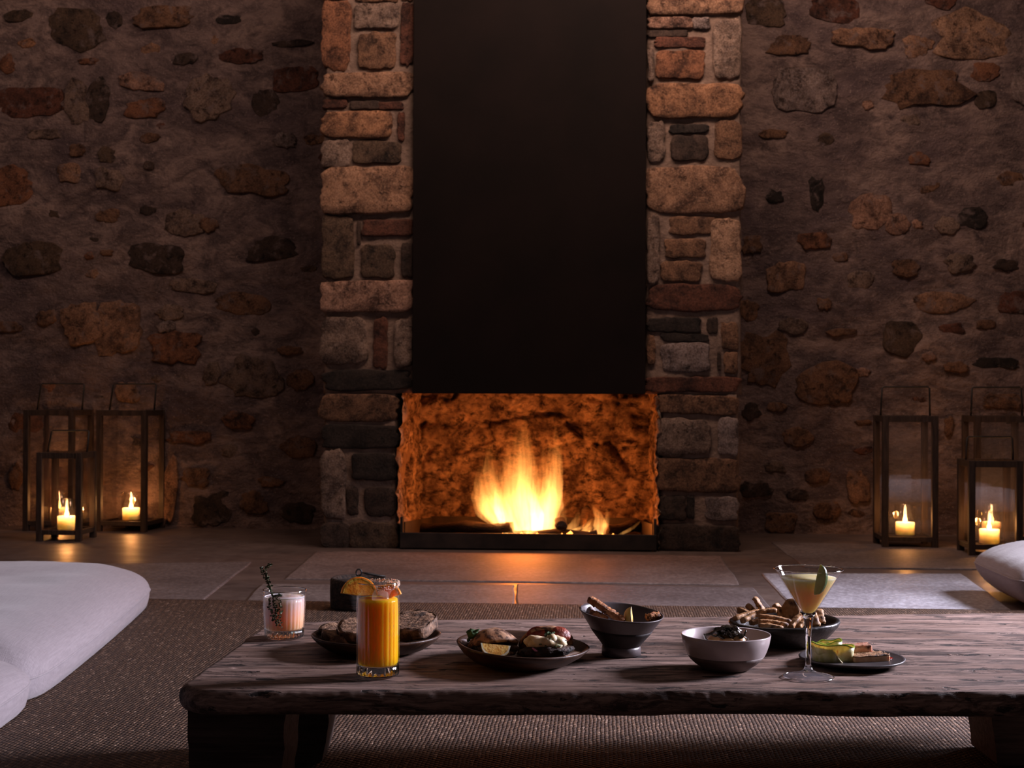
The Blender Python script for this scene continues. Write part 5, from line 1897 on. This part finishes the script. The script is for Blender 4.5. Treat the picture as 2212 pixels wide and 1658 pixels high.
def fried_stick(label, pts, d0, d1, r, seed, grp='breaded fried sticks in the conical bowl'):
    n = len(pts)
    P_ = [PD(x, y, d0 + (d1 - d0) * i / max(1, n - 1)) for i, (x, y) in enumerate(pts)]
    t0 = P_[0]
    q = smooth_path([rt @ (p - t0) for p in P_], 26)
    v, f = tube(q, [r * (0.55 if i in (0, 25) else 0.85 if i in (1, 24) else 1) for i in range(26)], 16, 0.9, 0, r * 0.45, 420, seed)
    o = mesh_obj('fried_stick', v, f, MT['breading'], None, t0, (0, 0, YAW))
    tag(o, label, 'fried stick', grp)
    return o


fried_stick('long breaded stick leaning out over the conical bowl rim', [(1271, 1292), (1298, 1309), (1322, 1325), (1348, 1342)], dC + 0.012, dC - 0.02, 0.0072, 2)
fried_stick('short breaded stick tucked beneath the long one in the conical bowl', [(1274, 1324), (1292, 1328), (1312, 1338)], dC + 0.0, dC - 0.012, 0.0062, 4)
fried_stick('breaded piece against the far side of the conical bowl from the long stick', [(1396, 1334), (1410, 1330), (1424, 1330)], dC - 0.004, dC + 0.006, 0.0068, 6)
b_ = blob(0.0065, 0.008, 0.008, 0.3, 110, 5, 3)
dd = bm_obj('cream_dab', b_, MT['white_glaze'], None, PD(1275, 1322, dC + 0.014), (0, 0, YAW))
tag(dd, 'white dab of sauce beside the short breaded stick', 'sauce')
lemon_wedge('lemon_wedge', 'lemon wedge standing in the conical bowl', PD(1367, 1332, dC - 0.006), 0.034, 0.015, (R2(-20), R2(82), YAW + R2(20)))

# --- white bowl
wp = onT(1568, 1443)
dW = wp.x * AF.x + wp.y * AF.y
Hw = 0.0525
wb = plate('white_bowl', 'white glazed bowl with bare clay underside holding dark greens', 'bowl', 1568, 1443,
           [[(0.0585, 0.0215), (0.0612, 0.027), (0.0652, 0.038), (0.0678, Hw - 0.001), (0.0672, Hw + 0.0006), (0.0656, Hw - 0.001), (0.0630, 0.038), (0.0575, 0.024), (0.045, 0.012), (0.025, 0.008), (0, 0.0075)],
            [(0, 0.001), (0.033, 0.0), (0.037, 0.001), (0.0385, 0.003), (0.0475, 0.009), (0.0545, 0.0155), (0.0586, 0.0216), (0.052, 0.0216)]],
           [MT['white_glaze'], MT['brown_clay']], 1, 1, 9, 0.0008)
for (x, y, r, dd_, sd) in ((1551, 1388, 0.017, 0.0, 3), (1572, 1382, 0.019, 0.008, 4), (1592, 1388, 0.016, 0.0, 5), (1570, 1396, 0.017, -0.014, 6)):
    b_ = blob(r, r * 0.85, r * 0.8, 0.12, 50, sd, 3)
    o = bm_obj('potato', b_, MT['potato'], None, PD(x, y, dW + dd_), (0, 0, YAW + sd))
    tag(o, 'golden potato piece in the white bowl, ' + {3: 'on the conical bowl side', 4: 'topmost and farthest back', 5: 'on the cocktail glass side', 6: 'lowest at the front'}[sd], 'potato', 'potato pieces in the white bowl')
gr = thing('wilted_greens', 'glossy dark wilted greens heaped on the food in the white bowl', 'greens', PD(1570, 1375, dW))
gs = [[(1520, 1372), (1535, 1368), (1548, 1360), (1566, 1356)], [(1540, 1366), (1558, 1355), (1578, 1353), (1592, 1362)], [(1556, 1358), (1572, 1354), (1588, 1356), (1598, 1368), (1600, 1376)],
      [(1548, 1362), (1552, 1372), (1566, 1380)], [(1570, 1358), (1582, 1368), (1596, 1372)], [(1575, 1356), (1590, 1352), (1594, 1360)], [(1521, 1368), (1524, 1378), (1530, 1384)], [(1596, 1378), (1606, 1374), (1611, 1360)],
      [(1600, 1368), (1610, 1376), (1617, 1381)], [(1560, 1356), (1566, 1364), (1560, 1372)], [(1584, 1356), (1578, 1366), (1584, 1376)], [(1536, 1370), (1546, 1374), (1556, 1370)]]
for i, s in enumerate(gs):
    q = smooth_path([put(gr, x, y, dW - 0.010 - 0.003 * (i % 3)) for x, y in s], 14)
    v, f = tube(q, [0.0018] + [0.0060 - 0.0012 * (i % 3)] * 12 + [0.001], 8, 0.30, 0.10, 0.001, 300, i)
    mesh_obj('strand', v, f, MT['greens'], gr)
b_ = blob(0.021, 0.015, 0.009, 0.45, 120, 31, 4)
bm_obj('leaf_heap', b_, MT['greens'], gr, put(gr, 1574, 1364, dW + 0.002), (R2(-10), R2(10), 0))

# --- black wooden bowl
kp = onT(1693, 1391)
dK = kp.x * AF.x + kp.y * AF.y
Hk = 0.0405
kb = plate('wooden_bowl', 'blackened shallow wooden bowl heaped with breadsticks', 'bowl', 1693, 1391,
           [[(0, 0.001), (0.045, 0.0), (0.052, 0.002), (0.075, 0.016), (0.089, 0.031), (0.0925, Hk - 0.003), (0.0915, Hk), (0.0875, Hk + 0.0008), (0.0825, Hk - 0.003), (0.073, 0.026), (0.055, 0.014), (0.03, 0.009), (0, 0.008)]],
           [MT['black_bowl']], 1, 1, 12, 0.0035, (0.03, 0.0, Hk))


def breadstick(px0, py0, px1, py1, d0, d1, w, th, seed, label='golden crooked breadstick piled in the blackened bowl', bend=0.002):
    a, b = PD(px0, py0, d0), PD(px1, py1, d1)
    m_ = (a + b) / 2
    n = 14
    pts = []
    for i in range(n):
        k = i / (n - 1)
        p = a.lerp(b, k) + Vector((0, 0, bend * math.sin(k * math.pi) + 0.0012 * mnoise.noise(Vector((k * 3, seed, 0)))))
        pts.append(rt @ (p - m_))
    v, f = tube(pts, [w * 0.46] + [w * 0.5 * (1 + 0.2 * mnoise.noise(Vector((i * 0.7, seed, 2)))) for i in range(1, n - 1)] + [w * 0.46], 16, th / w, 0.02, 0.0016, 170, seed, boxy=5.0)
    o = mesh_obj('breadstick', v, f, MT['stick'], None, m_, (0, 0, YAW))
    tag(o, label, 'breadstick', 'breadsticks in the blackened bowl')
    return o


BS = [(1629, 1291, 1650, 1324, 0.040, 0.030, 0.013, 0.008, 'breadstick with a pointed tip standing tallest out of the blackened bowl'),
      (1613, 1307, 1630, 1324, 0.038, 0.030, 0.011, 0.008, 'short breadstick stub just beside the tallest one'),
      (1594, 1317, 1618, 1328, 0.030, 0.020, 0.012, 0.010, 'breadstick stub poking out over the bowl side nearest the conical bowl'),
      (1586, 1336, 1640, 1320, -0.010, 0.020, 0.009, 0.007, 'thin breadstick slanting up from the blackened bowl rim towards the upright stub'), (1604, 1342, 1640, 1324, -0.030, -0.005, 0.011, 0.008, 'crooked breadstick slanting below the thin one at the conical bowl end of the heap'),
      (1634, 1325, 1676, 1318, -0.010, -0.005, 0.012, 0.008, 'pale breadstick lying level across the top of the heap'), (1638, 1331, 1708, 1343, -0.035, -0.040, 0.012, 0.008, 'long browned breadstick lying along the front of the heap above two level ones'),
      (1639, 1342, 1702, 1350, -0.050, -0.050, 0.010, 0.007, 'upper of two level breadsticks stacked at the front rim of the blackened bowl'), (1639, 1350, 1690, 1357, -0.060, -0.060, 0.010, 0.007, 'lowest breadstick lying level along the front rim of the blackened bowl'),
      (1674, 1305, 1690, 1332, 0.020, 0.010, 0.015, 0.008, 'short breadstick standing against the broad cracker'), (1706, 1354, 1732, 1328, -0.050, -0.025, 0.012, 0.008, 'breadstick rising from the bowl front towards the cocktail stem beside the cracker'), (1722, 1356, 1745, 1335, -0.040, -0.015, 0.012, 0.008, 'breadstick half hidden behind the cocktail glass stem'),
      (1768, 1318, 1774, 1346, 0.0, -0.02, 0.014, 0.008, 'breadstick end leaning on the bowl side behind the cocktail glass stem'), (1755, 1325, 1765, 1352, -0.01, -0.03, 0.012, 0.008, 'short breadstick leaning between the cocktail stem and the last upright end'),
      (1620, 1345, 1680, 1338, 0.0, 0.01, 0.012, 0.009, 'breadstick under the crooked one in the middle of the blackened bowl'), (1660, 1348, 1730, 1345, 0.01, 0.0, 0.012, 0.009, 'breadstick under the broad cracker at the bottom of the heap'), (1740, 1318, 1752, 1340, 0.02, 0.0, 0.012, 0.008, 'breadstick standing just behind the cocktail bowl tip')]
for i, b in enumerate(BS):
    lab = b[8] or 'golden crooked breadstick lying in the heap in the blackened bowl'
    breadstick(b[0], b[1], b[2], b[3], dK + b[4], dK + b[5], b[6], b[7], i + 1, lab)
# one broad flat cracker among them
ck = thing('cracker', 'broad blistered cracker standing among the breadsticks', 'cracker', PD(1707, 1320, dK + 0.012))
ol = [(0.0155 * math.cos(a) * (1 + 0.2 * mnoise.noise(Vector((math.cos(a) * 1.5, math.sin(a) * 1.5, 2)))), 0.021 * math.sin(a) * (1 + 0.2 * mnoise.noise(Vector((math.cos(a) * 1.5, math.sin(a) * 1.5, 6))))) for a in [2 * math.pi * i / 28 for i in range(28)]]
outline_slab(ol, 0.005, 'sheet', MT['stick'], ck, (0, 0, 0), (R2(72), 0, 0), 0.0012, 0.002, 0.002, 90, 4)
ck.rotation_euler = (0, R2(8), YAW + R2(-18))

# --- charcoal plate
lp = onT(1840, 1433)
dL = lp.x * AF.x + lp.y * AF.y
sl = plate('charcoal_plate', 'flat round charcoal plate with courgette ribbons beside the cocktail glass', 'plate', 1840, 1433,
           [[(0, 0.001), (0.056, 0.0), (0.060, 0.002), (0.074, 0.0055), (0.0800, 0.0085), (0.0808, 0.0105), (0.0795, 0.0116), (0.0765, 0.0108), (0.071, 0.0085), (0, 0.0080)]], [MT['slate']], 1, 1, 15, 0.0008)


def ribbon(root, path, z0, h, mat, skin, th=0.0012, n=40, lean=0.0, wav=0.0, seed=0):
    P_ = smooth_path([Vector((x, y, 0)) for x, y in path], n)
    v, f, sv, sf = [], [], [], []
    for i, p in enumerate(P_):
        t = (P_[min(i + 1, n - 1)] - P_[max(i - 1, 0)]).normalized()
        nn = Vector((t.y, -t.x, 0))
        hh = h * (1 + 0.05 * math.sin(i * 0.5 + seed)) * (0.9 + 0.1 * math.sin(i * 0.13 + seed))
        off = nn * lean
        for s in (-1, 1):
            v.append(p + nn * th * 0.5 * s + Vector((0, 0, z0)))
            v.append(p + off * 0.3 + nn * th * 0.5 * s + Vector((0, 0, z0 + hh * 0.5)))
            v.append(p + off + nn * th * 0.5 * s + Vector((0, 0, z0 + hh)))
        for a, b in ((-1, 0.0), (1, 0.0), (1, 0.0016), (-1, 0.0016)):
            sv.append(p + off * 1.0 + nn * (th * 0.5 + 0.0003) * a + Vector((0, 0, z0 + hh - 0.0002 + b)))
    for i in range(n - 1):
        b, c = 6 * i, 6 * (i + 1)
        f += [(b, c, c + 1, b + 1), (b + 1, c + 1, c + 2, b + 2), (b + 3, b + 4, c + 4, c + 3), (b + 4, b + 5, c + 5, c + 4), (b, b + 3, c + 3, c), (b + 2, c + 2, c + 5, b + 5)]
        b, c = 4 * i, 4 * (i + 1)
        for k in range(4):
            j = (k + 1) % 4
            sf.append((b + k, b + j, c + j, c + k))
    f += [(0, 1, 4, 3), (1, 2, 5, 4)]
    e = 6 * (n - 1)
    f += [(e, e + 3, e + 4, e + 1), (e + 1, e + 4, e + 5, e + 2)]
    mesh_obj('ribbon', v, f, mat, root)
    mesh_obj('skin_edge', sv, sf, skin, root, smooth=False)


cz = thing('courgette_ribbons', 'curled pale courgette ribbons with green edges on the charcoal plate', 'courgette', lp + hm @ Vector((-0.033, -0.014, 0.0082)))
ribbon(cz, [(-0.030, 0.004), (-0.024, -0.014), (-0.006, -0.020), (0.014, -0.016), (0.026, -0.013), (0.030, -0.004), (0.027, 0.010), (0.012, 0.015), (-0.006, 0.014)], 0.0, 0.0265, MT['zucchini'], MT['zuc_skin'], seed=1, lean=0.002)
ribbon(cz, [(-0.028, 0.012), (-0.030, -0.006), (-0.020, -0.019), (-0.004, -0.0225), (0.004, -0.016), (-0.002, -0.006), (-0.016, 0.0), (-0.018, 0.008)], 0.0, 0.0250, MT['zucchini'], MT['zuc_skin'], seed=3, lean=-0.003)
ribbon(cz, [(-0.024, 0.010), (-0.010, 0.016), (0.008, 0.010), (0.014, 0.0), (0.004, -0.006), (-0.010, -0.002)], 0.001, 0.0295, MT['zucchini'], MT['zuc_skin'], seed=5)
v, f = tube([put(cz, x, y, dL - 0.040) for x, y in ((1811, 1420), (1816, 1427), (1823, 1434))], [0.0008, 0.0022, 0.0008], 6, 0.4)
mesh_obj('peel_sliver', v, f, MT['pith'], cz)


def cheese_piece(label, x0, y0, x1, y1, d0, d1, th, wid, seed, top, side, name, cat):
    a, b = PD(x0, y0, d0), PD(x1, y1, d1)
    t = thing(name, label, cat, (a + b) / 2)
    L_ = (b - a).length
    ax = math.atan2((b - a).y, (b - a).x)
    t.rotation_euler = (0, -math.asin((b - a).z / L_), ax)
    bm = box_bm(L_, wid, th, (0, 0, 0), th * 0.18, 2)
    bmesh.ops.subdivide_edges(bm, edges=[e for e in bm.edges if e.calc_length() > 0.008], cuts=5, use_grid_fill=True)
    for q in bm.verts:
        q.co += q.co.normalized() * 0.0012 * nz(q.co, 130, seed)
    bm_obj('block', bm, side, t)
    bm = box_bm(L_ * 0.99, wid * 0.98, th * 0.24, (0, 0, th * 0.46), th * 0.1, 2)
    bmesh.ops.subdivide_edges(bm, edges=[e for e in bm.edges if e.calc_length() > 0.006], cuts=8, use_grid_fill=True)
    for q in bm.verts:
        q.co.z += 0.0014 * nz(q.co, 220, seed + 2)
    bm_obj('seared_crust', bm, top, t)
    herbs(t, [(L_ * (k / 8 - 0.5) * 0.9, 0.0, th * 0.6) for k in range(9)], MT['seed'], seed, 5, wid * 0.25, (0.0006, 0.0011), 'sesame_seeds')
    return t


cheese_piece('seared pale cheese slab lying foremost on the charcoal plate', 1838, 1424, 1914, 1419, dL - 0.022, dL - 0.010, 0.013, 0.030, 3, MT['seared'], MT['cheese'], 'grilled_cheese', 'grilled cheese')
cheese_piece('pink glazed grilled piece propped on the courgette ribbons and cheese slab', 1800, 1404, 1880, 1400, dL + 0.008, dL + 0.008, 0.013, 0.026, 5, MT['glazed_meat'], MT['glazed_meat'], 'grilled_piece', 'grilled piece')
cheese_piece('seared block mostly hidden beneath the pink glazed piece', 1815, 1419, 1890, 1416, dL + 0.016, dL + 0.016, 0.014, 0.026, 7, MT['seared'], MT['cheese'], 'grilled_cheese', 'grilled cheese')
ss = outline_slab([(0.012 * math.cos(a) * (1 + 0.3 * mnoise.noise(Vector((math.cos(a) * 2, math.sin(a) * 2, 14)))), 0.016 * math.sin(a)) for a in [2 * math.pi * i / 24 for i in range(24)]],
                  0.0014, 'red_sauce', MT['red_sauce'], None, lp + hm @ Vector((0.052, 0.004, 0.0083)), (0, 0, YAW), 0.0005, 0.0006)
tag(ss, 'small pool of dark red sauce on the charcoal plate', 'sauce')
